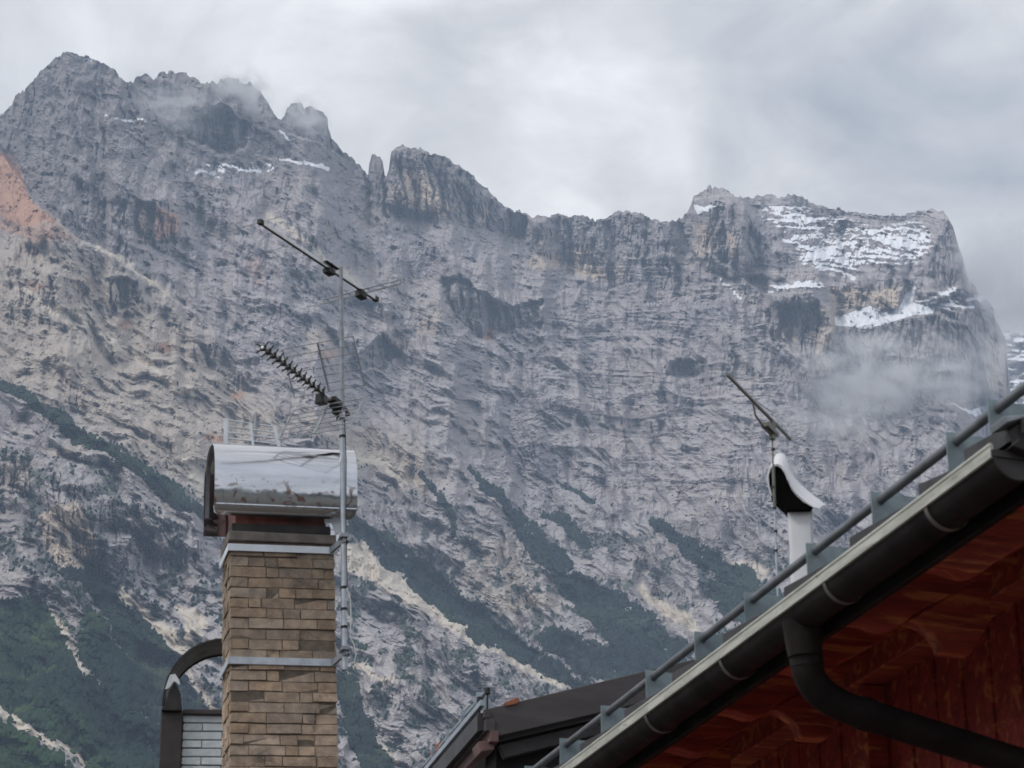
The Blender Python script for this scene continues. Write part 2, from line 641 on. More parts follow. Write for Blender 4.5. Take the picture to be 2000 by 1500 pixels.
SCREE = [
    [(690, 1085, 26), (760, 1130, 22), (850, 1190, 20), (950, 1255, 14), (1050, 1315, 10), (1115, 1345, 6)],
    [(85, 1180, 3), (110, 1220, 12), (130, 1260, 9), (160, 1300, 4), (200, 1345, 2)],
    [(-20, 1372, 10), (40, 1410, 11), (90, 1448, 8), (150, 1480, 7), (220, 1520, 8)],
    [(240, 1150, 6), (280, 1210, 16), (320, 1240, 18), (350, 1270, 14)],
    [(355, 1190, 10), (380, 1210, 26), (370, 1250, 14)],
    [(370, 1310, 3), (400, 1360, 6), (430, 1400, 5)],
    [(1250, 1150, 6), (1300, 1190, 14), (1340, 1210, 14), (1370, 1232, 6)],
    [(1320, 1060, 5), (1400, 1100, 9), (1460, 1110, 12), (1490, 1120, 6)],
    [(1265, 1270, 4), (1300, 1285, 16), (1330, 1300, 12)],
    [(730, 1440, 4), (760, 1470, 7), (800, 1510, 8)],
    [(640, 850, 5), (760, 920, 7), (830, 950, 4)],
    [(350, 900, 6), (400, 950, 14), (440, 985, 12)],
    [(690, 1300, 6), (720, 1310, 8), (770, 1330, 4)],
    [(520, 420, 5), (600, 470, 6), (640, 510, 8), (700, 560, 8)],
    [(190, 478, 3), (260, 520, 4), (330, 575, 5)],
    [(0, 540, 5), (90, 590, 7), (180, 640, 6), (300, 720, 6), (420, 800, 4)],
]

# --- relief: gullies, strata, cracks, grain
dip = np.interp(U1, [-420, 0, 500, 850, 1100, 1400, 1700, 2500], [0.45, 0.42, 0.42, 0.34, 0.05, 0.0, 0.10, 0.1])
shear = np.concatenate([[0], np.cumsum(0.5 * (dip[1:] + dip[:-1]) * np.diff(U1))])
VS = V - shear[None, :]
up = -VS
th_ = np.interp(U1, [-420, 300, 800, 1300, 2500], [36, 40, 46, 56, 70]) * math.pi / 180
ca_, sa_ = np.cos(th_)[None, :], np.sin(th_)[None, :]
UU, VV = U - 900, V - 800
along = ca_ * UU + sa_ * VV
acr = -sa_ * UU + ca_ * VV
acr = acr + fbm(U / 150, V / 150, 4, 90) * 60
lowz = sst(430, 760, V)
rib = ridged(acr / 105, along / 420, 4, 91, 0.55)
RAD += (rib - 0.5) * -150 * (0.35 + 0.65 * lowz)
rib2 = ridged(acr / 38 + 5, along / 170, 4, 97, 0.55)
RAD += (rib2 - 0.5) * -34 * (0.4 + 0.6 * lowz)
RAD += (ridged((U - 0.15 * V) / 60, V / 120, 4, 92, 0.55) - 0.5) * -60 * sst(900, 560, V)
RAD += fbm(U / 70, V / 60, 5, 93, 0.55) * 40
SNOWFIELD = [(1630, 618), (1660, 612), (1700, 598), (1725, 612), (1755, 605), (1772, 570), (1790, 556), (1782, 590), (1800, 596), (1835, 585), (1820, 612), (1780, 616), (1740, 630), (1690, 642), (1630, 634)]
smooth_zone = union([band_mask(b_, 12) for b_ in SCREE] + [poly_mask(SNOWFIELD, 8)])
rough = 0.10 + 0.95 * sst(-0.28, 0.28, fbm(U / 110, (V - 0.4 * U) / 80, 4, 66))
crease = np.abs(fbm((U + 0.2 * V) / 24, VS / 12, 5, 94, 0.62))
RAD += (crease - 0.2) * -21 * rough * (1 - 0.75 * smooth_zone)
crease2 = np.abs(fbm(U / 11, VS / 4.5, 3, 99, 0.6))
RAD += (crease2 - 0.2) * -8 * rough * (1 - 0.6 * smooth_zone)
warp = fbm(U / 130, VS / 60, 4, 15) * 1.3 + fbm(U / 60, VS / 22, 3, 16) * 0.28
strata_zone = 0.22 + union([
    poly_mask([(1000, 470), (1350, 440), (1480, 560), (1560, 800), (1450, 1000), (1150, 960), (1000, 760), (1000, 600)], 70),
    poly_mask([(1440, 380), (1870, 400), (1960, 640), (1620, 640), (1500, 560)], 25),
    poly_mask([(640, 560), (1000, 640), (1020, 820), (760, 800)], 60) * 0.7,
    poly_mask([(160, 380), (560, 420), (640, 640), (430, 640)], 60) * 0.45])
for period, amp, sd_ in ((34.0, 1.0, 21), (13.0, 1.3, 22), (6.5, 1.3, 23)):
    ph = up / period + warp * (24.0 / period) ** 0.5
    fr = ph - np.floor(ph)
    patch = sst(0.0, 0.5, fbm(U / (period * 6.5), VS / (period * 1.8), 4, sd_) * 0.7 + 0.55 * fbm(U / 120, VS / 70, 3, sd_ + 60) + 0.2 * strata_zone) * np.clip(strata_zone, 0, 1)
    RAD += 0.52 * (1 - 0.85 * poly_mask(SNOWFIELD, 8)) * mpp0 * period * amp * patch * (sst(0.5, 0.98, fr) - fr)
# single buttresses (towards the viewer) and recesses (away)
BUTT = [
    ([(858, 540), (900, 540), (950, 575), (1000, 600), (1062, 585), (1052, 640), (985, 656), (930, 662), (880, 622)], 75, 5),
    ([(360, 205), (400, 215), (440, 210), (485, 240), (478, 292), (420, 300), (370, 270), (345, 240)], 90, 5),
    ([(987, 415), (1026, 420), (1030, 470), (992, 466)], 70, 4),
    ([(1500, 600), (1600, 590), (1612, 640), (1600, 720), (1555, 690), (1512, 660)], 75, 7),
    ([(1625, 560), (1690, 575), (1770, 560), (1790, 560), (1775, 610), (1690, 640), (1626, 634)], 12, 4),
    ([(205, 545), (262, 543), (268, 590), (215, 615)], 55, 4),
    ([(705, 690), (745, 655), (785, 690), (752, 728), (712, 722)], 60, 5),
    ([(1292, 702), (1368, 704), (1366, 736), (1302, 734)], 14, 3),
    ([(1100, 430), (1112, 430), (1118, 540), (1104, 540)], 30, 3),
    ([(1182, 428), (1200, 430), (1205, 560), (1190, 560)], 35, 3),
    ([(1258, 425), (1272, 425), (1280, 590), (1262, 590)], 40, 3),
    ([(1318, 440), (1340, 440), (1345, 560), (1330, 600), (1318, 560)], 55, 4),
    ([(1345, 385), (1450, 380), (1475, 430), (1520, 500), (1530, 545), (1440, 540), (1380, 530), (1350, 490)], -70, 5),
    ([(1402, 405), (1412, 405), (1420, 520), (1408, 520)], 30, 3),
    ([(1640, 440), (1665, 440), (1668, 540), (1655, 590), (1645, 540)], 40, 4),
    ([(1770, 545), (1800, 480), (1815, 420), (1860, 430), (1890, 540), (1900, 570), (1810, 590)], -60, 6),
    ([(1700, 575), (1762, 565), (1755, 600), (1708, 613)], -35, 3),
    ([(758, 300), (800, 284), (850, 298), (855, 415), (800, 405), (757, 395)], -45, 4),
    ([(855, 300), (862, 300), (868, 420), (858, 420)], 35, 2.5),
    ([(905, 330), (912, 335), (925, 430), (912, 430)], 25, 2.5),
    ([(716, 340), (722, 330), (724, 430), (716, 450)], 40, 2.5),
    ([(750, 330), (757, 330), (757, 430), (749, 440)], 45, 2.5),
    ([(60, 480), (180, 500), (190, 560), (150, 600), (70, 560)], 30, 10),
    ([(300, 395), (345, 415), (350, 470), (300, 468)], -25, 4),
    ([(255, 385), (300, 400), (300, 470), (250, 460)], 30, 5),
    ([(195, 400), (245, 395), (250, 450), (205, 448)], 25, 5),
    ([(1600, 590), (1626, 600), (1628, 740), (1606, 760), (1600, 700)], -30, 3),
    ([(140, 1080), (200, 1110), (280, 1230), (330, 1310), (260, 1290), (180, 1190)], 50, 12),
    ([(690, 1030), (760, 1060), (930, 1190), (1050, 1280), (1000, 1270), (860, 1190), (740, 1090)], 60, 10),
]
for pts, amt, sf in BUTT:
    RAD += amt * poly_mask(pts, sf)
cliff2 = ridged((U + fbm(U / 50, V / 50, 3, 44) * 16) / 34, V / 210, 3, 45)
RAD += sst(0.55, 0.95, cliff2) * 34 * (0.35 + 0.65 * np.clip(wall, 0, 1)) * sst(800, 560, V)
crack = ridged((U + fbm(U / 40, V / 40, 3, 40) * 10) / 13, V / 120, 3, 41)
RAD += sst(0.62, 0.95, crack) * 16 * np.clip(wall, 0, 1)
RAD += fbm(U / 5, V / 4, 2, 95) * 3.0

# --- what lies on the rock
forest_bands = [
    [(-30, 735, 6), (20, 758, 12), (90, 800, 14), (150, 850, 16), (200, 870, 12), (260, 905, 14), (330, 962, 17), (400, 1000, 16), (470, 1030, 14)],
    [(690, 1025, 16), (760, 1075, 26), (850, 1150, 30), (930, 1215, 28), (1010, 1270, 22), (1090, 1315, 14), (1150, 1350, 10)],
    [(915, 915, 4), (950, 945, 10), (1000, 1000, 10), (1050, 1060, 26), (1110, 1130, 26), (1170, 1190, 32), (1240, 1260, 36), (1310, 1310, 30)],
    [(1160, 1160, 22), (1220, 1190, 26), (1280, 1240, 24), (1340, 1275, 14)],
    [(1270, 1015, 5), (1310, 1050, 14), (1370, 1085, 16), (1430, 1125, 22), (1500, 1170, 26), (1560, 1230, 20)],
    [(1080, 1250, 26), (1160, 1290, 36), (1240, 1310, 32)],
    [(1060, 1000, 8), (1110, 1020, 14), (1140, 1060, 12)],
    [(1080, 940, 3), (1130, 965, 7), (1150, 985, 8)],
    [(820, 925, 3), (850, 960, 6), (885, 1010, 7), (885, 1045, 5)],
    [(130, 1120, 10), (190, 1140, 24), (230, 1200, 30), (280, 1260, 34), (320, 1310, 26), (390, 1400, 18)],
    [(670, 1330, 18), (690, 1400, 22), (720, 1470, 26), (760, 1540, 26)],
    [(1400, 1150, 22), (1440, 1190, 24), (1500, 1230, 20)],
]
forest = union([band_mask(b, 6) for b in forest_bands])
forest = np.maximum(forest, poly_mask([(-60, 1180), (70, 1160), (110, 1230), (160, 1310), (230, 1370), (340, 1440), (470, 1500), (470, 1600), (210, 1600), (160, 1480), (60, 1410), (-60, 1350)], 8))
forest = np.maximum(forest, poly_mask([(-60, 1400), (40, 1430), (120, 1490), (170, 1600), (-60, 1600)], 8))
forest = np.maximum(forest, poly_mask([(170, 1180), (260, 1290), (330, 1330), (420, 1420), (470, 1500), (350, 1440), (230, 1370), (150, 1280)], 10) * 0.9)
# sparse dwarf pine on the lower slopes
mott = fbm(U / 45, V / 45, 5, 55, 0.6)
sparse = sst(-0.02, 0.28, mott) * sst(820, 1050, V - 0.12 * (U - 400)) * 0.85
sparse = np.maximum(sparse, sst(0.05, 0.35, fbm(U / 40, V / 45, 4, 56)) * poly_mask([(-60, 790), (150, 880), (400, 1030), (460, 1500), (-60, 1500)], 25) * 0.8)
sparse = np.maximum(sparse, sst(-0.05, 0.3, mott) * poly_mask([(1000, 1080), (1100, 1060), (1300, 1180), (1500, 1130), (1560, 1300), (1250, 1420), (1060, 1260)], 25) * 0.8)
scree = union([band_mask(b, 5) for b in SCREE])
warm = union([
    poly_mask([(-60, 460), (110, 450), (340, 600), (560, 820), (420, 980), (330, 940), (130, 810), (-60, 720)], 50) * 0.75,
    poly_mask([(560, 780), (800, 860), (850, 940), (780, 960), (650, 880)], 40) * 0.8,
    poly_mask([(900, 1050), (1020, 1050), (1080, 1180), (1000, 1230), (900, 1130)], 40) * 0.5,
    poly_mask([(600, 650), (640, 640), (650, 680), (600, 690)], 12) * 0.7,
    poly_mask([(690, 400), (760, 410), (750, 450), (690, 460)], 14) * 0.4])
ochre = union([
    poly_mask([(-30, 290), (10, 300), (35, 330), (62, 390), (110, 438), (40, 445), (-30, 400)], 5),
    poly_mask([(-30, 410), (60, 440), (110, 442), (150, 470), (60, 470), (-30, 440)], 8) * 0.6,
    poly_mask([(303, 400), (345, 415), (345, 468), (308, 462)], 4) * 0.9,
    poly_mask([(262, 410), (300, 400), (300, 450), (270, 470)], 6) * 0.35,
    poly_mask([(50, 470), (75, 480), (70, 500), (50, 495)], 6) * 0.6,
    poly_mask([(55, 545), (90, 560), (70, 575), (45, 565)], 5) * 0.6,
    poly_mask([(310, 668), (330, 665), (332, 688), (312, 688)], 3) * 0.9,
    poly_mask([(225, 625), (250, 620), (255, 640), (235, 645)], 4) * 0.6,
    poly_mask([(410, 850), (440, 855), (440, 870), (400, 866)], 3) * 0.8,
    poly_mask([(945, 646), (965, 648), (965, 662), (945, 660)], 3) * 0.9,
    poly_mask([(485, 505), (520, 500), (510, 560), (490, 560)], 9) * 0.35,
    poly_mask([(630, 685), (660, 690), (650, 705), (630, 700)], 3) * 0.6,
    poly_mask([(450, 760), (475, 765), (470, 775), (450, 775)], 3) * 0.7])
beige = union([
    poly_mask([(790, 330), (845, 340), (850, 395), (800, 405), (785, 380)], 6),
    poly_mask([(805, 395), (860, 390), (885, 415), (850, 425), (810, 420)], 5),
    poly_mask([(760, 360), (780, 360), (775, 395), (755, 390)], 5) * 0.6,
    poly_mask([(938, 395), (955, 410), (945, 440), (938, 430)], 4) * 0.8,
    poly_mask([(1030, 505), (1110, 495), (1160, 470), (1175, 530), (1205, 545), (1150, 545), (1100, 530), (1030, 525)], 6),
    poly_mask([(1205, 520), (1230, 520), (1230, 545), (1205, 545)], 5) * 0.5,
    poly_mask([(1350, 430), (1385, 440), (1395, 490), (1360, 510)], 7) * 0.8,
    poly_mask([(1408, 440), (1440, 455), (1440, 530), (1420, 500)], 5) * 0.8,
    poly_mask([(1625, 560), (1700, 565), (1695, 600), (1630, 608)], 5),
    poly_mask([(1700, 565), (1760, 560), (1755, 600), (1705, 612)], 5),
    poly_mask([(1595, 590), (1625, 600), (1622, 720), (1600, 730)], 6) * 0.7,
    poly_mask([(1925, 660), (1964, 670), (1966, 770), (1925, 760)], 9) * 0.8,
    poly_mask([(1515, 640), (1560, 645), (1550, 665), (1515, 660)], 4) * 0.7,
    poly_mask([(75, 1010), (150, 975), (190, 1050), (185, 1120), (120, 1120), (85, 1060)], 7),
    poly_mask([(80, 880), (150, 855), (170, 870), (110, 900)], 10) * 0.7,
    poly_mask([(-20, 900), (70, 900), (60, 960), (-20, 960)], 14) * 0.5,
    poly_mask([(930, 1160), (1080, 1160), (1090, 1190), (990, 1190)], 14) * 0.5,
    poly_mask([(145, 535), (190, 555), (185, 580), (145, 575)], 8) * 0.5,
    poly_mask([(215, 545), (250, 550), (245, 575), (222, 575)], 4) * 0.6,
    poly_mask([(770, 650), (790, 655), (785, 700), (770, 690)], 6) * 0.6,
    poly_mask([(810, 625), (855, 600), (855, 650), (815, 650)], 7) * 0.6,
    poly_mask([(430, 160), (470, 160), (500, 185), (470, 190)], 8) * 0.4])
flat = np.gradient(RAD, axis=0) / np.maximum(dv, 0.2)          # strongly negative = gentle ledge
ledge = sst(0.6, 2.6, -flat / mpp0)
snow = union([
    poly_mask(SNOWFIELD, 2.5, 0.18) * 1.3,
    poly_mask([(1850, 790), (1900, 796), (1950, 800), (1930, 815), (1890, 802)], 3) * 0.95,
    poly_mask([(1358, 400), (1402, 402), (1398, 412), (1366, 416)], 3) * 0.9,
    band_mask([(1490, 420, 5), (1530, 460, 12), (1580, 490, 22), (1620, 505, 28), (1655, 520, 26), (1665, 545, 5)], 16) * (0.28 + 0.72 * ledge),
    poly_mask([(1480, 395), (1560, 395), (1640, 430), (1700, 440), (1800, 440), (1830, 480), (1760, 520), (1660, 520), (1560, 470)], 25) * ledge * 0.95,
    band_mask([(1380, 530, 2), (1410, 550, 4), (1445, 578, 4)], 3) * (0.3 + ledge * 0.7),
    poly_mask([(1480, 560), (1600, 545), (1620, 560), (1500, 575)], 8) * ledge,
    poly_mask([(1780, 590), (1850, 560), (1930, 580), (1900, 600), (1830, 610)], 8) * ledge,
    poly_mask([(350, 335), (420, 315), (500, 312), (540, 325), (530, 345), (440, 340), (380, 345)], 8) * (0.38 + 0.7 * ledge),
    band_mask([(545, 310, 2), (590, 318, 4), (640, 335, 3)], 3),
    band_mask([(205, 232, 3), (270, 232, 5), (300, 240, 3)], 4) * (0.3 + 0.7 * ledge),
    band_mask([(545, 255, 3), (570, 268, 3)], 3) * 0.8,
    band_mask([(160, 112, 2), (180, 116, 3)], 3) * 0.7,
    poly_mask([(1240, 600), (1420, 600), (1420, 760), (1240, 760)], 40) * ledge * 0.25,
])
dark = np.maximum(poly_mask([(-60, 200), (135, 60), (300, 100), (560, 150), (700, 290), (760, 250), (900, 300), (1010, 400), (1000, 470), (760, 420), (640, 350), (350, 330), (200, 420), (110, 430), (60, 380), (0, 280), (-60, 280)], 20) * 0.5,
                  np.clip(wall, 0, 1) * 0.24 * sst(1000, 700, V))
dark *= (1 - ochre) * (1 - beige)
forest *= 1 - snow
forest *= sst(-0.30, 0.02, fbm(U / 30, V / 24, 5, 57, 0.68) + 0.42 * (forest - 0.6) + 0.25 * sst(560, 300, U) * sst(1100, 1250, V))
sparse *= (1 - snow) * (1 - scree) * (1 - beige)


def polar(u, v, r):
    c, s = math.cos(PITCH), math.sin(PITCH)
    a = (u - 1000) / FPX
    b = (750 - v) / FPX
    dx, dy, dz = a, c - b * s, s + b * c
    h = np.hypot(dx, dy)
    return np.stack([dx / h * r, dy / h * r, CAM.z + dz / h * r], -1)


PTS = polar(U, V, RAD)
# the far side of the crest, falling away behind
back = []
top = PTS[0]
hd = top[:, :2] / np.linalg.norm(top[:, :2], axis=1)[:, None]
for dr_, dz_ in ((1500, 1100), (700, 480), (320, 190), (150, 75), (60, 22), (20, 5)):
    q = top.copy()
    q[:, :2] += hd * dr_
    q[:, 2] -= dz_ * (0.6 + 0.4 * np.clip(top[:, 2] / 2500, 0, 1))
    back.append(q)
# the foot, running out to the valley floor
foot = []
bot = PTS[-1]
hb = bot[:, :2] / np.linalg.norm(bot[:, :2], axis=1)[:, None]
for f in (0.25, 0.5, 0.75, 1.0):
    q = bot.copy()
    q[:, :2] -= hb * 900 * f
    q[:, 2] = bot[:, 2] * (1 - f) + (-3) * f
    foot.append(q)
ALL = np.concatenate([np.array(back), PTS, np.array(foot)], 0)


def ext(a):
    return np.concatenate([np.repeat(a[:1], len(back), 0), a, np.repeat(a[-1:], len(foot), 0)], 0)


def grid_mesh(name, pts, mats, attrs):
    nr, nc = pts.shape[:2]
    me = bpy.data.meshes.new(name)
    idx = np.arange(nr * nc).reshape(nr, nc)
    q = np.stack([idx[1:, :-1], idx[1:, 1:], idx[:-1, 1:], idx[:-1, :-1]], -1).reshape(-1, 4)
    me.vertices.add(nr * nc)
    me.vertices.foreach_set('co', pts.reshape(-1).astype(np.float32))
    me.loops.add(q.size)
    me.loops.foreach_set('vertex_index', q.reshape(-1).astype(np.int32))
    me.polygons.add(len(q))
    me.polygons.foreach_set('loop_start', (np.arange(len(q)) * 4).astype(np.int32))
    me.update(calc_edges=True)
    me.validate()
    me.polygons.foreach_set('use_smooth', np.zeros(len(q), bool))
    for k, a in attrs.items():
        at = me.attributes.new(k, 'FLOAT', 'POINT')
        at.data.foreach_set('value', a.reshape(-1).astype(np.float32))
    me.materials.append(mats)
    o = bpy.data.objects.new(name, me)
    COL.objects.link(o)
    return o


def rock_material():
    m = bpy.data.materials.new('dolomite_rock')
    m.use_nodes = True
    t = m.node_tree
    b = t.nodes['Principled BSDF']
    b.inputs['Roughness'].default_value = 0.95
    b.inputs['Specular IOR Level'].default_value = 0.1
    geo = N(t, 'ShaderNodeNewGeometry')
    tcn = N(t, 'ShaderNodeTexCoord')
    ob = tcn.outputs['Object']

    def at(n):
        a = N(t, 'ShaderNodeAttribute')
        a.attribute_name = n
        return a.outputs['Fac']
    sx = N(t, 'ShaderNodeSeparateXYZ')
    L(t, geo.outputs['Normal'], sx.inputs[0])
    nz = sx.outputs['Z']
    st = N(t, 'ShaderNodeMapping')
    st.inputs['Scale'].default_value = (0.7, 0.7, 1.3)
    L(t, ob, st.inputs['Vector'])
    vt = N(t, 'ShaderNodeMapping')
    vt.inputs['Scale'].default_value = (2.2, 2.2, 0.22)
    L(t, ob, vt.inputs['Vector'])
    big = noise(t, ob, 0.006, 6, 0.6)
    mid = noise(t, st.outputs['Vector'], 0.05, 8, 0.7, 0.4)
    streak = noise(t, vt.outputs['Vector'], 0.03, 6, 0.65, 0.5)
    tiny = noise(t, ob, 0.16, 5, 0.7)
    rock = mixc(t, maprange(t, mid, 0.24, 0.76), ROCK_D, ROCK_L)
    rock = mixc(t, maprange(t, big, 0.35, 0.65), rock, mixc(t, 0.55, rock, ROCK_W))
    tone = noise(t, st.outputs['Vector'], 0.011, 5, 0.55, 0.6)
    rock = mixc(t, maprange(t, tone, 0.36, 0.66), mixc(t, 1.0, rock, (0.80, 0.80, 0.84), 'MULTIPLY'), rock)
    steep = maprange(t, nz, 0.55, 0.05)
    # dark water streaks on the steep walls
    rock = mixc(t, math_node(t, 'MULTIPLY', maprange(t, streak, 0.50, 0.64), math_node(t, 'MULTIPLY', steep, 0.7)), rock, (0.12, 0.118, 0.128))
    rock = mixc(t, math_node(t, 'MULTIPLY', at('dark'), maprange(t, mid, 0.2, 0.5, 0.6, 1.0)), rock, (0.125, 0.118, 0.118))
    # pale rubble lying on ledges
    led = math_node(t, 'MULTIPLY', maprange(t, nz, 0.60, 0.90), maprange(t, tiny, 0.30, 0.6))
    rock = mixc(t, math_node(t, 'MULTIPLY', led, 0.65), rock, (0.52, 0.505, 0.50))
    c = mixc(t, math_node(t, 'MULTIPLY', at('warm'), maprange(t, tiny, 0.15, 0.6)), rock, (0.47, 0.405, 0.33))
    bs = math_node(t, 'MULTIPLY', at('beige'), maprange(t, streak, 0.66, 0.45))
    c = mixc(t, bs, c, (0.54, 0.45, 0.36))
    c = mixc(t, math_node(t, 'MULTIPLY', at('ochre'), maprange(t, mid, 0.25, 0.5, 0.55, 1.0)), c, (0.47, 0.275, 0.19))
    c = mixc(t, math_node(t, 'MULTIPLY', at('scree'), maprange(t, tiny, 0.2, 0.5, 0.5, 1.0)), c, (0.60, 0.54, 0.46))
    c = mixc(t, maprange(t, math_node(t, 'ADD', at('sparse'), math_node(t, 'MULTIPLY_ADD', tiny, 1.0, -0.5)), 0.22, 0.6), c, (0.13, 0.14, 0.135))
    c = mixc(t, maprange(t, math_node(t, 'ADD', at('forest'), math_node(t, 'MULTIPLY_ADD', tiny, 0.5, -0.25)), 0.35, 0.6), c, (0.028, 0.043, 0.036))
    c = mixc(t, maprange(t, math_node(t, 'ADD', at('snow'), math_node(t, 'MULTIPLY_ADD', tiny, 0.5, -0.25)), 0.35, 0.60), c, (0.82, 0.84, 0.88))
    L(t, c, b.inputs['Base Color'])
    bn = N(t, 'ShaderNodeBump')
    bn.inputs['Strength'].default_value = 0.55
    bn.inputs['Distance'].default_value = 5.0
    L(t, math_node(t, 'ADD', mid, math_node(t, 'MULTIPLY', tiny, 0.5)), bn.inputs['Height'])
    L(t, bn.outputs[0], b.inputs['Normal'])
    return m


ROCK_D = (0.238, 0.217, 0.222)
ROCK_L = (0.42, 0.388, 0.390)
ROCK_W = (0.40, 0.352, 0.325)
M_rock = rock_material()
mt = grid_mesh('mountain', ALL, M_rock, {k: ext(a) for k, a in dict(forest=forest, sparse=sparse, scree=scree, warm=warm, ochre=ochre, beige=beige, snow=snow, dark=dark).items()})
structure(mt)

# ridge farther back, half lost in cloud beyond the right-hand wall
fu = np.arange(1840, 2420, 3.0)
fs = np.linspace(0, 1, 130)
fr_ = np.interp(fu, [1840, 1930, 1975, 2000, 2060, 2420], [640, 640, 648, 655, 600, 560]) + fbm(fu / 14, fu * 0, 4, 3) * 8
FU = np.repeat(fu[None], 130, 0)
FV = fr_[None] + (1000 - fr_[None]) * fs[:, None]
FR = 5600 + (1 - fs[:, None]) * 700 + fbm(FU / 40, FV / 30, 5, 71) * 90
ph = -FV / 11 + fbm(FU / 60, FV / 40, 3, 72) * 1.2
fr2 = ph - np.floor(ph)
FR = FR + 32 * (sst(0.5, 0.98, fr2) - fr2)
fl = sst(0.8, 2.4, -np.gradient(FR, axis=0) / np.gradient(FV, axis=0) / 2.5)
fsn = np.maximum(fl * 0.8, sst(735, 750, FV) * 0.75 * sst(-0.2, 0.2, fbm(FU / 20, FV / 14, 3, 73)))
fb = polar(FU, FV, FR)
bk = fb[:1].copy()
bk[..., 1] += 900
bk[..., 2] -= 700
zero = np.zeros(FU.shape)
fext = lambda a: np.concatenate([a[:1], a], 0)
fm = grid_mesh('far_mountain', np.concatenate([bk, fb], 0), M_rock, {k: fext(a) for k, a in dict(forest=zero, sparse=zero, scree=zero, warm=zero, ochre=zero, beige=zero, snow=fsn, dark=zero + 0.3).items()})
structure(fm)

# the valley's opposite side, behind the viewer: mirrored in the steel hood
hu = np.linspace(-math.pi * 0.62, math.pi * 0.62, 160)
hsx = np.linspace(0, 1, 40)
HU, HS = np.meshgrid(hu, hsx)
hr = 700 + 2300 * HS
hh_ = 230 * HS ** 1.2 * (1 + 0.5 * fbm(HU * 2.2, HS * 0 + 0.5, 4, 201)) * np.clip(1.15 - np.abs(HU) / 2.1, 0.05, 1) + fbm(HU * 9, HS * 7, 4, 202) * 60 * HS - 3
hp_ = np.stack([np.sin(HU) * hr, -np.cos(HU) * hr, hh_], -1)
zz0 = np.zeros(HU.shape)
structure(grid_mesh('hill', hp_[:, ::-1], M_rock, dict(forest=sst(0.95, 0.6, HS), sparse=zz0, scree=zz0, warm=zz0, ochre=zz0, beige=zz0, snow=zz0, dark=zz0)))

# dwarf pine thickets as real low crowns, one object
rng = np.random.default_rng(4)
dens = np.clip(forest * 1.15 - 0.1, 0, 1) + 0.22 * sparse
sel = (rng.random(U.shape) < dens * 0.40 * np.clip(dv / 2.0, 0, 1)) & (U > -30) & (U < 2030)
ii, jj = np.nonzero(sel)
if len(ii) > 70000:
    k = rng.choice(len(ii), 70000, replace=False)
    ii, jj = ii[k], jj[k]
base = PTS[ii, jj]
nT = len(base)
hT = rng.uniform(2.2, 5.0, nT) * (1 + 0.35 * fbm(U[ii, jj] / 12, V[ii, jj] / 12, 2, 9))
rT = hT * rng.uniform(0.42, 0.75, nT)
K = 6
ang = np.arange(K) * 2 * math.pi / K
a0 = rng.uniform(0, 6.28, nT)
vv = np.zeros((nT, K * 2 + 1, 3))
for k in range(K):
    wob = rng.uniform(0.75, 1.25, nT)
    for lev, (rad_, zz) in enumerate(((1.0, -0.1), (0.72, 0.55))):
        vv[:, lev * K + k, 0] = base[:, 0] + np.cos(ang[k] + a0) * rT * rad_ * wob
        vv[:, lev * K + k, 1] = base[:, 1] + np.sin(ang[k] + a0) * rT * rad_ * wob
        vv[:, lev * K + k, 2] = base[:, 2] + hT * zz * wob
vv[:, 2 * K] = base
vv[:, 2 * K, 2] += hT
fl_ = []
for k in range(K):
    k2 = (k + 1) % K
    fl_ += [(k, k2, K + k2), (k, K + k2, K + k), (K + k, K + k2, 2 * K)]
fl_ = np.array(fl_)
tri = (fl_[None] + (np.arange(nT) * (2 * K + 1))[:, None, None]).reshape(-1, 3)
me = bpy.data.meshes.new('dwarf_pine_thicket')
me.vertices.add(nT * (2 * K + 1))
me.vertices.foreach_set('co', vv.reshape(-1).astype(np.float32))
me.loops.add(tri.size)
me.loops.foreach_set('vertex_index', tri.reshape(-1).astype(np.int32))
me.polygons.add(len(tri))
me.polygons.foreach_set('loop_start', (np.arange(len(tri)) * 3).astype(np.int32))
me.update(calc_edges=True)
M_pine = mat('dwarf_pine', (0.017, 0.026, 0.030), (0.036, 0.058, 0.036), 0.0028, 0.9, spec=0.1, tint=True, c3=(0.075, 0.098, 0.062), s3=0.014, t3=(0.52, 0.70))
# the far-left foot carries brighter, greener scrub
gr = np.repeat(sst(420, 60, U[ii, jj]) * sst(1120, 1220, V[ii, jj]), 2 * K + 1)
tn = np.ones((len(gr), 4), np.float32)
tn[:, 0] = 1 + 0.15 * gr
tn[:, 1] = 1 + 0.42 * gr
tn[:, 2] = 1 - 0.10 * gr
me.attributes.new('tint', 'FLOAT_COLOR', 'POINT').data.foreach_set('color', tn.reshape(-1))
me.materials.append(M_pine)
fo = bpy.data.objects.new('dwarf_pine_thicket', me)
COL.objects.link(fo)
fo['kind'] = 'stuff'
fo['label'] = 'dark dwarf pine thickets in diagonal strips on the lower mountain slopes'
fo['category'] = 'forest'
print('pines', nT, 'mpp', mpp0)

# ================================================================== brick chimney (left)
T_CH = 16.0
LEAN, YAW = R(-2.8), R(14.7)


def lean_frame(o, yaw, lean):
    q = Matrix.Rotation(yaw, 3, 'Z') @ Matrix.Rotation(lean, 3, 'Y')
    return Frame(o, q @ Vector((1, 0, 0)), q @ Vector((0, 1, 0)), q @ Vector((0, 0, 1)))


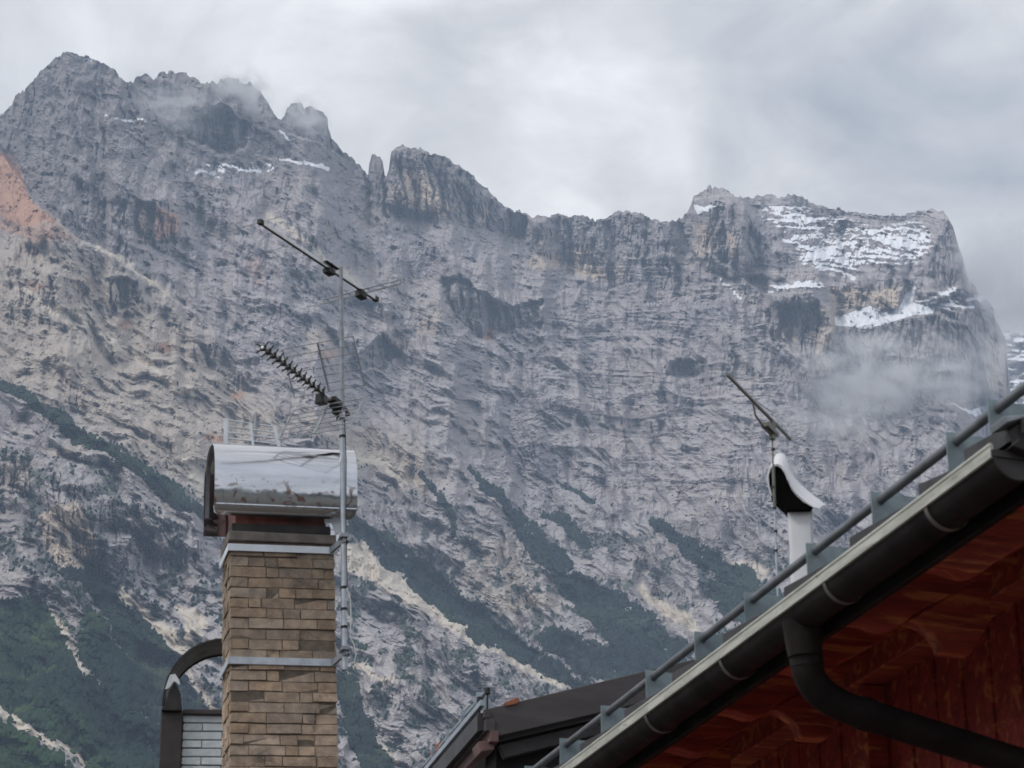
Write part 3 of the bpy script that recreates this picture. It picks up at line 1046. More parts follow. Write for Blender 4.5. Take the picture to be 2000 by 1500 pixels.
CH = lean_frame(P(450, 1075, T_CH), YAW, LEAN)
M_brick = mat('old_brick', (0.385, 0.315, 0.25), (0.265, 0.222, 0.188), 12.0, 0.9, bump=0.6, bscale=60, tint=True, spec=0.15,
              c3=(0.10, 0.085, 0.075), s3=3.2, t3=(0.52, 0.72))
M_mortar = mat('chimney_mortar', (0.19, 0.155, 0.12), (0.13, 0.11, 0.09), 14, 0.95, bump=0.5, spec=0.1)
M_slab = mat('stained_concrete', (0.25, 0.22, 0.195), (0.16, 0.145, 0.13), 6, 0.9, bump=0.5, spec=0.15)
M_steel = mat('polished_steel', (0.66, 0.675, 0.71), (0.55, 0.565, 0.60), 2.2, 0.14, 1.0, bump=0.0, rvar=0.05, stretch=(0.5, 3, 5),
              c3=None)
M_galv = mat('galvanised_steel', (0.50, 0.53, 0.57), (0.38, 0.41, 0.45), 9, 0.42, 0.55, bump=0.1, rvar=0.1)
M_galvd = mat('weathered_galvanised_steel', (0.34, 0.36, 0.39), (0.23, 0.25, 0.27), 9, 0.55, 0.4, bump=0.15, rvar=0.1)
M_strap = mat('bright_zinc_strap', (0.72, 0.75, 0.79), (0.60, 0.63, 0.67), 5, 0.4, 0.3)
M_dark = mat('blackened_metal', (0.022, 0.021, 0.021), (0.04, 0.036, 0.034), 8, 0.6, 0.2)
M_black = mat('black_plastic', (0.018, 0.018, 0.018), None, 8, 0.5)
M_rust = mat('rust_red_sheet', (0.17, 0.055, 0.04), (0.08, 0.035, 0.03), 7, 0.55, 0.2, bump=0.2)
M_alu = mat('aluminium_tube', (0.62, 0.63, 0.63), (0.50, 0.51, 0.51), 12, 0.38, 0.7)
M_cable = mat('white_cable', (0.65, 0.65, 0.62), None, 5, 0.5)

chim = thing('brick_chimney', 'tall tan brick chimney under a curved shiny metal hood', 'chimney', CH.M)
w_ch = CH.hit(653, 1090).x
z_top = CH.hit(552, 1058).z
z_seen = CH.hit(552, 1500).z
zc0 = CH.hit(552, 1304).z
zc1 = CH.hit(552, 1428).z
course = (zc0 - zc1) / 6.0
D_ch = 0.40
rb_ = random.Random(5)
b_ = MB()
b_.mi = 1
z_ground = -(CH.o.z) + 0.0
b_.box((0.007, 0.007, z_ground), (w_ch - 0.007, D_ch - 0.007, z_top - 0.002))
b_.mi = 0
z = z_top - 0.05
row = 0
while z - course > z_seen - 0.9:
    zt_, zb_ = z, z - course + 0.009
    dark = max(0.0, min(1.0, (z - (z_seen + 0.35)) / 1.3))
    for side in range(4):
        x = -0.0
        Ls = (w_ch, D_ch, w_ch, D_ch)[side]
        if row % 2 == (side % 2):
            x = 0.0
        first = True
        while x < Ls - 0.03:
            ln = rb_.choice([0.245, 0.25, 0.25, 0.12, 0.235, 0.09]) if not (first and row % 2) else 0.125
            first = False
            x1 = min(x + ln, Ls)
            if Ls - x1 < 0.05:
                x1 = Ls
            pr = rb_.uniform(-0.008, 0.008)
            sh = rb_.uniform(0.80, 1.20)
            warmth = rb_.uniform(-0.06, 0.06)
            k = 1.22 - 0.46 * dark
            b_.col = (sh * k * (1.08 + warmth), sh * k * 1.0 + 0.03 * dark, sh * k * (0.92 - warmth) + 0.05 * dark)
            g0, g1 = (0.0 if x == 0 else 0.003), (0.0 if x1 == Ls else 0.003)
            za, zb2 = zb_ + rb_.uniform(-0.003, 0.003), zt_ + rb_.uniform(-0.003, 0.002)
            if side == 0:
                b_.box((x + g0, pr, za), (x1 - g1, 0.06, zb2), 0.0035)
            elif side == 1:
                b_.box((w_ch - 0.06, x + g0 + 0.061 * (x == 0), za), (w_ch - pr, x1 - g1 - 0.061 * (x1 == Ls), zb2), 0.0035)
            elif side == 2:
                b_.box((x + g0, D_ch - 0.06, za), (x1 - g1, D_ch - pr, zb2), 0.0035)
            else:
                b_.box((pr, x + g0 + 0.061 * (x == 0), za), (0.06, x1 - g1 - 0.061 * (x1 == Ls), zb2), 0.0035)
            x = x1
    z -= course
    row += 1
b_.col = (1, 1, 1)
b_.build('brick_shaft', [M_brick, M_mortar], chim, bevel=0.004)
sl = MB()
zs0, zs1 = CH.hit(552, 1060).z, CH.hit(552, 1041).z
sl.box((-0.012, -0.012, zs0), (w_ch + 0.012, D_ch + 0.012, zs1), 0.004)
sl.build('crown_slab', M_slab, chim, bevel=0.008)
# flue box between slab and hood
fb_ = MB()
zf1 = CH.hit(552, 990).z
fb_.box((0.035, 0.03, zs1), (w_ch - 0.05, D_ch - 0.03, zf1 + 0.22))
fb_.build('flue_box', M_rust, chim, bevel=0.01)
fd = MB()
fd.box((0.01, 0.0, zs1 + 0.001), (w_ch - 0.02, D_ch, zs1 + 0.06), 0.003)
fd.build('flue_collar', M_dark, chim, bevel=0.006)
for xx in (0.10, w_ch - 0.20):
    lg = MB()
    lg.tube([(xx, -0.09, zf1 - 0.025), (xx, 0.03, zf1 - 0.025)], 0.022, 12)
    lg.build('hood_stud', M_rust, chim, smooth=True)
pl = MB()
pq = [CH.hit(a, b2, 1, 0.0) for a, b2 in ((634, 1012), (672, 1014), (668, 1040), (655, 1042), (648, 1022), (634, 1022))]
pl.prism(pq, (0, 0.006, 0))
pl.build('hood_stay', M_strap, chim)

# curved hood: inverted U sheet, open at both ends
xl = CH.hit(419, 930, 1, -0.14).x
xr = CH.hit(697, 930, 1, -0.14).x
zb0 = CH.hit(552, 1001, 1, -0.14).z
zt0 = CH.hit(552, 872, 1, -0.02).z
ht = zt0 - zb0
prof = [(-0.045, zb0 + 0.000), (-0.075, zb0 + 0.002), (-0.111, zb0 + 0.020), (-0.127, zb0 + 0.06), (-0.146, zb0 + 0.14), (-0.156, zb0 + ht * 0.45),
        (-0.157, zb0 + ht * 0.62), (-0.144, zb0 + ht * 0.76), (-0.115, zb0 + ht * 0.87), (-0.07, zb0 + ht * 0.95), (-0.01, zb0 + ht),
        (0.08, zb0 + ht * 1.03), (0.18, zb0 + ht * 1.03), (0.28, zb0 + ht * 0.99), (0.36, zb0 + ht * 0.90), (0.41, zb0 + ht * 0.75),
        (0.435, zb0 + ht * 0.5), (0.44, zb0 + ht * 0.25), (0.44, zb0)]


def resample(pr, n):
    pr = np.array(pr, float)
    d = np.concatenate([[0], np.cumsum(np.hypot(*np.diff(pr, axis=0).T))])
    # Catmull-like smoothing by dense linear resample then average
    s_ = np.linspace(0, d[-1], n)
    q = np.stack([np.interp(s_, d, pr[:, 0]), np.interp(s_, d, pr[:, 1])], 1)
    for _ in range(3):
        q[1:-1] = (q[:-2] + 2 * q[1:-1] + q[2:]) / 4
    return q


pf = resample(prof, 70)
NXH = 90
xs = np.linspace(xl, xr, NXH)
gx, gp = np.meshgrid(xs, np.arange(len(pf)))
dent = fbm(gx * 5.0, gp * 0.055, 3, 301) * 0.0035 + fbm(gx * 14, gp * 0.16, 3, 302) * 0.0016 * sst(35, 5, gp) + fbm(gx * 1.3, gp * 0.09, 2, 303) * 0.003
dent *= sst(26, 8, gp)
dent *= sst(0, 6, gp) * sst(xl - 0.001, xl + 0.05, gx) * sst(xr + 0.001, xr - 0.05, gx)
rows = []
for i in range(len(pf)):
    rw = []
    for j in range(NXH):
        y, zz = pf[i]
        e_ = min(xs[j] - xl, xr - xs[j])
        if i < 12 and e_ < 0.05:
            lift = 0.05 - math.sqrt(max(0, 0.05 ** 2 - (0.05 - e_) ** 2))
            zz = max(zz, zb0 + lift)
            y = min(y, -0.09) if lift > 0.02 else y
        rw.append((xs[j], y - dent[i, j] * (1 if i < 40 else 0.3), zz + dent[i, j] * 0.3))
    rows.append(rw)
hd_ = MB()
hd_.sheet(rows, 0.003)
def steel_stain(m):
    t = m.node_tree
    b = t.nodes['Principled BSDF']
    old = b.inputs['Base Color'].links[0].from_socket
    tcn = N(t, 'ShaderNodeTexCoord')
    sx = N(t, 'ShaderNodeSeparateXYZ')
    L(t, tcn.outputs['Object'], sx.inputs[0])
    low = math_node(t, 'MULTIPLY', maprange(t, sx.outputs['Z'], zb0 + ht * 0.52, zb0 + ht * 0.25), maprange(t, sx.outputs['Z'], zb0 + 0.02, zb0 + 0.07))
    nf = noise(t, tcn.outputs['Object'], 8.5, 9, 0.66, 1.6)
    f = math_node(t, 'MULTIPLY', low, maprange(t, nf, 0.53, 0.60))
    L(t, mixc(t, math_node(t, 'MULTIPLY', f, 0.9), old, (0.17, 0.085, 0.06)), b.inputs['Base Color'])
    L(t, math_node(t, 'SUBTRACT', 1.0, math_node(t, 'MULTIPLY', f, 0.6)), b.inputs['Metallic'])


steel_stain(M_steel)
hood = hd_.build('hood', M_steel, chim, smooth=True, auto=60)
rm = MB()
zr = zb0 + 0.052
rm.bar((xl + 0.01, -0.133, zr), (xr - 0.005, -0.133, zr), 0.006, 0.008)
rm.build('hem', M_steel, hood)
for kk_, ww in ((29, 0.007), (33, 0.006)):
    sm_ = MB()
    y_, z_ = pf[kk_]
    sm_.tube([(xl + 0.004, y_ - 0.001, z_ + 0.001), (xr - 0.004, y_ - 0.001, z_ + 0.001)], ww * 0.6, 8)
    sm_.build('seam', M_steel, hood, smooth=True)
# end rib inside the hood
ri = MB()
pf2 = resample(prof[3:-1], 40)
ri.sheet([[(xl + 0.012, y + (0.008 if k < 16 else (-0.008 if k > 28 else 0)), zz - (0.008 if 10 < k < 32 else 0)), (xl + 0.04, y + (0.008 if k < 16 else (-0.008 if k > 28 else 0)), zz - (0.008 if 10 < k < 32 else 0))] for k, (y, zz) in enumerate(pf2)], 0.004)
ri.build('end_rib', M_galvd, hood, smooth=True)

# ================================================================== antenna mast strapped to the chimney
MA = lean_frame(P(671, 1075, T_CH + 0.05), YAW, R(-2.2))
mast = thing('antenna_mast', 'grey metal mast strapped upright to the side of the brick chimney', 'mast', MA.M)


def ml(px, py):
    return MA.hit(px, py, 1, 0.0)


zA, zB, zC = ml(672, 1295).z, ml(669, 805).z, ml(664, 522).z
x0_ = 0.0
o_ = MB()
o_.tube([(x0_, 0, zA - 0.05), (x0_, 0, zB)], 0.0205, 16)
o_.build('lower_pole', M_galv, mast, smooth=True)
o_ = MB()
o_.tube([(x0_, 0, zB), (x0_, 0, ml(665, 640).z)], 0.0175, 16)
o_.tube([(x0_, 0, ml(665, 640).z), (x0_, 0, zC)], 0.0145, 16)
o_.build('upper_pole', M_galvd, mast, smooth=True)
for py in (820, 853, 1148, 1190, 1225, 1266):
    zz = ml(672, py).z
    o_ = MB()
    o_.tube([(x0_, 0, zz - 0.008), (x0_, 0, zz + 0.008)], 0.025, 14)
    o_.box((-0.008, -0.035, zz - 0.006), (0.008, -0.02, zz + 0.006))
    o_.build('pole_tie', M_black, mast, smooth=True)
# straps run round the chimney (chimney axes) and end in clamps on the pole
RT = CH.M.inverted()
Minv = MA.M.inverted() @ CH.M
for (pa, pb, mm) in ((1069, 1076, M_strap), (1290, 1295, M_galv)):
    za_ = CH.hit(450, pa, 1, -0.01).z
    zb_ = CH.hit(655, pb, 1, -0.01).z
    hw = 0.026
    o_ = MB()
    t_ = 0.006
    pts = [(-0.014, -0.014), (w_ch + 0.03, -0.014)]
    vs = [Minv @ Vector(v) for v in ((-0.014, -0.020, za_ - hw), (w_ch + 0.02, -0.020, zb_ - hw), (w_ch + 0.02, -0.012, zb_ - hw), (-0.014, -0.012, za_ - hw),
                                     (-0.014, -0.020, za_ + hw), (w_ch + 0.02, -0.020, zb_ + hw), (w_ch + 0.02, -0.012, zb_ + hw), (-0.014, -0.012, za_ + hw))]
    F6 = [(0, 3, 2, 1), (4, 5, 6, 7), (0, 1, 5, 4), (1, 2, 6, 5), (2, 3, 7, 6), (3, 0, 4, 7)]
    o_.add(vs, F6)
    vs = [Minv @ Vector(v) for v in ((-0.020, -0.020, za_ - hw), (-0.0145, -0.020, za_ - hw), (-0.0145, D_ch + 0.014, za_ - hw), (-0.020, D_ch + 0.014, za_ - hw),
                                     (-0.020, -0.020, za_ + hw), (-0.0145, -0.020, za_ + hw), (-0.0145, D_ch + 0.014, za_ + hw), (-0.020, D_ch + 0.014, za_ + hw))]
    o_.add(vs, F6)
    st_ = o_.build('chimney_strap', mm, mast, bevel=0.002)
    zc = (Minv @ Vector((w_ch, 0, zb_))).z
    o_ = MB()
    a_ = Minv @ Vector((w_ch - 0.03, -0.03, zb_ - 0.005))
    o_.bar(a_, (0.0, -0.03, zc + 0.03), 0.02, 0.045)
    o_.bar((0.0, -0.045, zc + 0.06), (0.0, 0.03, zc + 0.06), 0.055, 0.03)
    o_.tube([(-0.028, -0.05, zc + 0.045), (-0.028, 0.04, zc + 0.045)], 0.008, 8)
    o_.tube([(0.028, -0.05, zc + 0.02), (0.028, 0.04, zc + 0.02)], 0.008, 8)
    o_.build('clamp', M_galvd, st_, bevel=0.003)
o_ = MB()
cab = [ml(*p) for p in ((676, 1150), (683, 1175), (684, 1215), (682, 1245), (690, 1262), (694, 1280), (690, 1296), (684, 1300))]
cab = [Vector((p.x, -0.03, p.z)) for p in cab]
o_.tube(cab, 0.004, 8)
o_.build('cable', M_cable, mast, smooth=True)
o_ = MB()
o_.tube([(0.012, -0.024, zB - 0.05), (0.02, -0.026, zB - 0.4), (0.014, -0.024, ml(672, 1000).z), (0.018, -0.026, ml(674, 1150).z)], 0.0035, 8)
o_.build('cable', M_black, mast, smooth=True)


def rod(mb, a, b, r):
    mb.tube([a, b], r, 8)


# ---- long thin antenna at the mast top
top_w = MA.M @ Vector((0, 0, zC))
hz_ = top_w.z + 0.015
A0, A1 = PH(509, 434, hz_), PH(734, 584, hz_)
bd = (A1 - A0).normalized()
pd_ = Vector((bd.y, -bd.x, 0))
if pd_.x < 0:
    pd_ = -pd_
cen = A0.lerp(A1, 0.68)
FA = Frame(cen, pd_, bd, Vector((0, 0, 1)))
LA = (A1 - A0).length
ya, yb = FA.loc(A0).y, FA.loc(A1).y
an1 = thing('rod_antenna', 'long thin boom antenna with a folded dipole, topmost on the chimney mast', 'antenna', FA.M)
o_ = MB()
o_.bar((0, ya, 0), (0, yb, 0), 0.024, 0.030)
boom = o_.build('boom', M_alu, an1, bevel=0.003)
for yy in (ya, yb):
    o_ = MB()
    o_.box((-0.017, yy - 0.02, -0.017), (0.017, yy + 0.02, 0.017))
    o_.build('end_cap', M_black, boom)
o_ = MB()
o_.bar((0, ya + 0.02, -0.0165), (0, yb - 0.02, -0.0165), 0.012, 0.006)
o_.build('boom_channel', M_dark, an1)


def ypx(px, py):
    return FA.loc(PH(px, py, hz_)).y


yd = ypx(706, 566)
o_ = MB()
hl = 0.35
for dz in (0.0, -0.035):
    rod(o_, (-hl, yd, dz), (hl, yd, dz), 0.005)
for sx in (-hl, hl):
    rod(o_, (sx, yd, 0), (sx, yd, -0.035), 0.005)
o_.build('folded_dipole', M_galvd, an1, smooth=True)
o_ = MB()
o_.box((-0.03, yd - 0.05, -0.075), (0.03, yd + 0.035, -0.014), 0.004)
o_.build('dipole_box', M_black, an1, bevel=0.006)
for (px, py, h2) in ((512, 437, 0.42), (577, 480, 0.44), (718, 573, 0.64)):
    o_ = MB()
    yy = ypx(px, py)
    rod(o_, (-h2, yy, 0.016), (h2, yy, 0.016), 0.0022)
    o_.build('element', M_galvd, an1, smooth=True)
o_ = MB()
ym = FA.loc(top_w).y
o_.box((-0.035, ym - 0.09, 0.014), (0.035, ym + 0.075, 0.024))
o_.box((-0.03, ym - 0.05, -0.05), (0.03, ym + 0.03, -0.0135))
rod(o_, (-0.02, ym, -0.05), (-0.02, ym, 0.04), 0.006)
rod(o_, (0.02, ym, -0.05), (0.02, ym, 0.04), 0.006)
o_.build('mast_bracket', M_dark, an1, bevel=0.003)

# ---- toothed antenna with wire grid lower on the mast
mid_w = MA.M @ Vector((0, 0, ml(668, 797).z))
hz2 = mid_w.z + 0.03
B0, B1 = PH(512, 678, hz2), PH(668, 796, hz2)
bd2 = (B1 - B0).normalized()
pd2 = Vector((bd2.y, -bd2.x, 0))
if pd2.x < 0:
    pd2 = -pd2
FB = Frame(B1, pd2, bd2, Vector((0, 0, 1)))
LB = (B1 - B0).length
an2 = thing('grid_antenna', 'toothed antenna with a fine wire grid reflector halfway up the chimney mast', 'antenna', FB.M)
o_ = MB()
o_.bar((0, -LB, 0), (0, 0.06, 0), 0.022, 0.022)
o_.build('boom', M_alu, an2, bevel=0.002)


def ypb(px, py):
    return FB.loc(PH(px, py, hz2)).y


for k in range(13):
    yy = -LB + 0.015 + (LB * 0.72) * k / 12
    o_ = MB()
    w_ = 0.046 - 0.001 * k
    for sx in (-1, 1):
        o_.bar((sx * 0.008, yy, 0.004), (sx * w_, yy - 0.012, 0.034), 0.006, 0.009)
        o_.bar((sx * 0.008, yy, -0.004), (sx * w_, yy - 0.012, -0.034), 0.006, 0.009)
    o_.box((-0.018, yy - 0.013, -0.018), (0.018, yy + 0.013, 0.018))
    o_.build('director', M_dark, an2)
yb2 = ypb(628, 768)
o_ = MB()
o_.box((-0.05, yb2 - 0.03, -0.085), (0.025, yb2 + 0.04, -0.012), 0.008)
o_.build('dipole_box', M_black, an2, bevel=0.01)
yg = ypb(640, 775)
for sgn, nm in ((1, 'upper'), (-1, 'lower')):
    o_ = MB()
    hh = 0.27
    for k in range(7):
        zz = sgn * (0.05 + 0.30 * k / 6)
        yy = yg - 0.20 * (k / 6) ** 1.0 + 0.02
        rod(o_, (-0.29, yy, zz), (0.29, yy, zz), 0.0036)
    for sx in (-0.285, 0, 0.285):
        o_.bar((sx, yg + 0.02, sgn * 0.05), (sx, yg - 0.18, sgn * 0.35), 0.012 if sx == 0 else 0.007, 0.012 if sx == 0 else 0.007)
    o_.build('reflector_grid', M_galvd, an2)
o_ = MB()
ymb = FB.loc(mid_w).y
o_.box((-0.045, ymb - 0.11, -0.035), (0.045, ymb + 0.07, -0.013))
o_.box((-0.035, ymb - 0.12, -0.012), (0.035, ymb - 0.02, 0.02))
o_.box((-0.05, ymb - 0.01, -0.06), (0.05, ymb + 0.09, -0.0355))
rod(o_, (-0.03, ymb + 0.04, -0.10), (-0.03, ymb + 0.04, 0.02), 0.006)
rod(o_, (0.03, ymb - 0.02, -0.08), (0.03, ymb - 0.02, 0.02), 0.006)
o_.build('mast_bracket', M_dark, an2, bevel=0.004)

# ---- wire panel antenna standing behind the hood
FG = Frame(P(495, 872, 17.2), Vector((0.985, 0.17, 0)), Vector((-0.17, 0.985, 0)), Vector((0, 0, 1)))
an3 = thing('panel_antenna', 'pale wire panel antenna peeking over the metal hood of the brick chimney', 'antenna', FG.M)


def gl(px, py):
    return FG.hit(px, py, 1, 0.0)


posts = [((441, 818), (441, 880), 0.032), ((489, 826), (496, 885), 0.020), ((536, 832), (548, 885), 0.026)]
for a_, b2, w_ in posts:
    o_ = MB()
    o_.bar(gl(*a_), gl(*b2), 0.012, w_, Vector((1, 0, 0)))
    o_.build('post', M_strap, an3, bevel=0.002)
for k in range(5):
    f = k / 4
    o_ = MB()
    rod(o_, gl(441, 820 + 48 * f), gl(490 + 5 * f, 827 + 46 * f), 0.006)
    rod(o_, gl(505, 829 + 46 * f) if k == 0 else gl(490 + 5 * f, 827 + 46 * f), gl(537 + 11 * f, 834 + 45 * f), 0.006)
    o_.build('wire', M_strap, an3, smooth=True)
o_ = MB()
p0 = gl(501, 800)
rod(o_, (p0.x, 0.06, p0.z), (p0.x, 0.06, -2.0), 0.011)
o_.bar((p0.x - 0.05, 0.03, gl(510, 866).z), (p0.x + 0.12, 0.03, gl(510, 866).z), 0.05, 0.03)
o_.build('pole', M_galvd, an3, smooth=True)

# ================================================================== small white brick chimney behind, with arched hood
T2 = 19.5
C2 = lean_frame(P(358, 1395, T2), R(6), R(-1.0))
ch2 = thing('white_chimney', 'short white brick chimney with a dark arched hood behind the tan chimney', 'chimney', C2.M)
M_wbrick = mat('whitewashed_brick', (0.62, 0.66, 0.66), (0.50, 0.54, 0.55), 7, 0.8, bump=0.4, tint=True, spec=0.2)
M_wmort = mat('grey_mortar', (0.25, 0.27, 0.28), (0.18, 0.19, 0.20), 9, 0.9)
M_brown = mat('dark_brown_sheet', (0.055, 0.042, 0.040), (0.034, 0.027, 0.026), 3, 0.55, bump=0.1)
w2 = C2.hit(545, 1450).x
zt2 = C2.hit(400, 1397).z
zl2 = C2.hit(400, 1500).z
b2_ = MB()
b2_.mi = 1
b2_.box((0.01, 0.01, -C2.o.z), (w2 - 0.01, 0.6, zt2 - 0.003))
b2_.mi = 0
c2h = (C2.hit(400, 1405).z - C2.hit(400, 1491).z) / 5.2
z = zt2
row = 0
while z - c2h > zl2 - 0.8:
    x = 0.0
    first = True
    while x < w2 - 0.02:
        ln = 0.5 if False else (0.165 if (first and row % 2) else 0.335)
        first = False
        x1 = min(x + ln, w2)
        sh = rb_.uniform(0.88, 1.08)
        b2_.col = (sh, sh, sh)
        b2_.box((x + (0.004 if x else 0), rb_.uniform(-0.003, 0.003), z - c2h + 0.012), (x1 - 0.004, 0.08, z), 0.002)
        x = x1
    z -= c2h
    row += 1
b2_.build('brick_shaft', [M_wbrick, M_wmort], ch2, bevel=0.005)
o_ = MB()
xa = C2.hit(312, 1450, 1, -0.06).x
o_.box((xa, -0.06, -C2.o.z), (-0.004, 0.62, zt2 + 0.02))
o_.build('side_cladding', M_brown, ch2, bevel=0.01)
o_ = MB()
zt3 = C2.hit(400, 1385, 1, -0.03).z
o_.box((-0.003, -0.04, zt2), (w2 + 0.03, 0.63, zt3), 0.004)
o_.build('cap_slab', M_brown, ch2, bevel=0.008)
# arched hood, axis running away from the viewer
aL = C2.hit(318, 1390, 1, -0.08)
aT = C2.hit(440, 1252, 1, -0.08)
cx_ = aT.x
rx_ = cx_ - aL.x
rz_ = aT.z - zt3
arc = [(cx_ - rx_ * math.cos(th), zt3 + rz_ * math.sin(th) ** 0.9) for th in np.linspace(0.0, math.pi, 33)]
o_ = MB()
o_.sheet([[(x, y, zz) for y in (-0.10, 0.10, 0.32)] for x, zz in arc], 0.012)
M_arch = mat('grey_brown_arch_sheet', (0.135, 0.122, 0.118), (0.075, 0.066, 0.064), 5, 0.42, 0.4, bump=0.1, rvar=0.1)
hd2 = o_.build('arched_hood', M_arch, ch2, smooth=True, auto=60)
o_ = MB()
o_.sheet([[(x, y, zz + 0.006) for y in (-0.112, -0.101)] for x, zz in arc], 0.020)
o_.build('hem', M_dark, hd2, smooth=True)
o_ = MB()
o_.sheet([[(x, y, zz - 0.004) for y in (0.321, 0.335)] for x, zz in arc], 0.024)
o_.build('hem', M_dark, hd2, smooth=True)
for k in (5, 9, 13):
    o_ = MB()
    o_.sheet([[(cx_ + (x - cx_) * 1.012, y, zt3 + (zz - zt3) * 1.012) for y in (-0.099, 0.1, 0.319)] for x, zz in arc[k:k + 2]], 0.016)
    o_.build('segment_seam', M_dark, hd2, smooth=True)
o_ = MB()
o_.prism([C2.hit(a, b3, 1, -0.11) for a, b3 in ((314, 1388), (330, 1350), (345, 1336), (352, 1352), (356, 1388))], (0, 0.3, 0))
o_.build('hood_shade_fill', M_dark, hd2, bevel=0.01)  # solid black wedge put in for the shaded interior of the arch
o_ = MB()
o_.prism([C2.hit(a, b3, 1, -0.13) for a, b3 in ((322, 1346), (332, 1318), (342, 1316), (350, 1328), (352, 1338), (340, 1330), (330, 1344))], (0, 0.012, 0))
o_.build('cheek_edge', M_alu, hd2)

# ================================================================== red timber house on the right
VPx = -430.0
ed = Vector(((VPx - 1000) / FPX, pix_dir(VPx, 2650).y, 0)).normalized()      # along the eave, away from the viewer
idir = Vector((ed.y, -ed.x, 0))                                               # inward, to the right
HZ = CAM.z + 3.0
NEAR = PH(1940, 886, HZ)
HO = Frame(NEAR, ed, idir, Vector((0, 0, 1)))
Q = R(30)
TQ = math.tan(Q)
house = thing('timber_house', 'dark red timber house with a wide eave, gutter and snow rail at right', 'house', HO.M)
M_red = mat('red_stained_wood', (0.38, 0.048, 0.034), (0.20, 0.026, 0.021), 3.0, 0.55, bump=0.5, bscale=25, stretch=(6, 0.6, 6), spec=0.3, c3=(0.50, 0.14, 0.055), s3=1.9, t3=(0.53, 0.66))
M_redl = mat('highlit_red_wood', (0.43, 0.068, 0.038), (0.24, 0.034, 0.025), 3.0, 0.5, bump=0.5, bscale=25, stretch=(6, 0.6, 6), spec=0.3, c3=(0.62, 0.20, 0.075), s3=2.4, t3=(0.50, 0.62))  # brighter copy of the red wood, orange highlights painted into its colour
M_gut = mat('brown_gutter_sheet', (0.012, 0.0095, 0.009), (0.024, 0.019, 0.018), 3.5, 0.66, 0.0, bump=0.08, rvar=0.12, spec=0.10, c3=(0.05, 0.043, 0.038), s3=11, t3=(0.62, 0.8))
M_rim = mat('pale_weathered_rim', (0.56, 0.56, 0.50), (0.40, 0.40, 0.35), 8, 0.6, 0.1, bump=0.15, stretch=(0.6, 4, 4),
            c3=(0.20, 0.18, 0.15), s3=9, t3=(0.58, 0.72))
M_plate = mat('snow_guard_zinc', (0.27, 0.33, 0.35), (0.18, 0.23, 0.25), 5, 0.5, 0.35, bump=0.1, rvar=0.08)
M_rail = mat('snow_rail_tube', (0.19, 0.20, 0.215), (0.12, 0.13, 0.14), 6, 0.40, 0.3, bump=0.05)
M_cap = mat('gutter_end_sheet', (0.045, 0.038, 0.038), (0.03, 0.026, 0.026), 6, 0.5, 0.0)
M_hook = mat('gutter_hook', (0.17, 0.15, 0.145), (0.10, 0.088, 0.085), 8, 0.5, 0.2)
M_tile = mat('dark_roof_slate', (0.035, 0.034, 0.036), (0.055, 0.052, 0.055), 6, 0.6, bump=0.3)
LW = 14.0
S_ROOF = 0.115


def zroof(s):
    return 0.055 + TQ * (s - S_ROOF)


# roof deck
o_ = MB()
o_.prism([(0.0, S_ROOF, zroof(S_ROOF)), (0.0, 5.0, zroof(5.0)), (0.0, 5.0, zroof(5.0) - 0.12), (0.0, S_ROOF + 0.05, zroof(S_ROOF + 0.05) - 0.10), (0.0, S_ROOF, zroof(S_ROOF) - 0.035)], (LW, 0, 0))
roof = o_.build('roof', M_tile, house)
# gutter
GR = 0.088
gprof = [(GR - GR * math.cos(th), -GR * math.sin(th) * 1.05) for th in np.linspace(0, math.pi, 19)]
o_ = MB()
o_.sheet([[(w, s, z) for w in np.linspace(0.002, LW, 40)] for s, z in gprof], 0.004)
gut = o_.build('gutter', M_gut, house, smooth=True, auto=70)
o_ = MB()
o_.box((0.0, -0.012, -0.016), (LW, 0.004, 0.032))
o_.tube([(0.0, -0.007, 0.032), (LW, -0.007, 0.032)], 0.010, 10)
o_.build('rim', M_rim, gut, bevel=0.002)
o_ = MB()
o_.prism([(0, s, z) for s, z in gprof], (-0.004, 0, 0))
o_.tube([(-0.004, s, z) for s, z in gprof], 0.006, 6)
o_.box((-0.012, -0.012, -0.014), (-0.0045, 2 * GR + 0.012, 0.012))
o_.build('end_cap', M_cap, gut, smooth=True)
for px, py in ((1262, 1398), (1408, 1290), (1612, 1146), (1811, 1006)):
    wv = HO.hit(px, py, 1, 0.0).x
    o_ = MB()
    hp = [(GR - (GR + 0.007) * math.cos(th), -(GR + 0.007) * math.sin(th) * 1.05) for th in np.linspace(-0.25, math.pi * 0.97, 22)]
    o_.sheet([[(wv + d_, s, z) for d_ in (-0.012, 0.012)] for s, z in hp], 0.004)
    o_.build('hook', M_hook, gut, smooth=True)
wv = HO.hit(1086, 1512, 1, 0.0).x
# snow rail
zrail = HO.hit(1800, 914, 1, 0.30).z
srail = 0.30
print('rail z', zrail, 'roof there', zroof(srail))
sgm = bpy.data.objects.new('snow_guard', None)
COL.objects.link(sgm)
sgm.parent = house
o_ = MB()
o_.tube([(-1.2, srail, zrail), (LW, srail, zrail)], 0.021, 16)
o_.build('rail', M_rail, sgm, smooth=True)


def w_at_rail(px):
    py = 914 - 0.757 * (px - 1800)
    return HO.hit(px, py, 1, srail).x


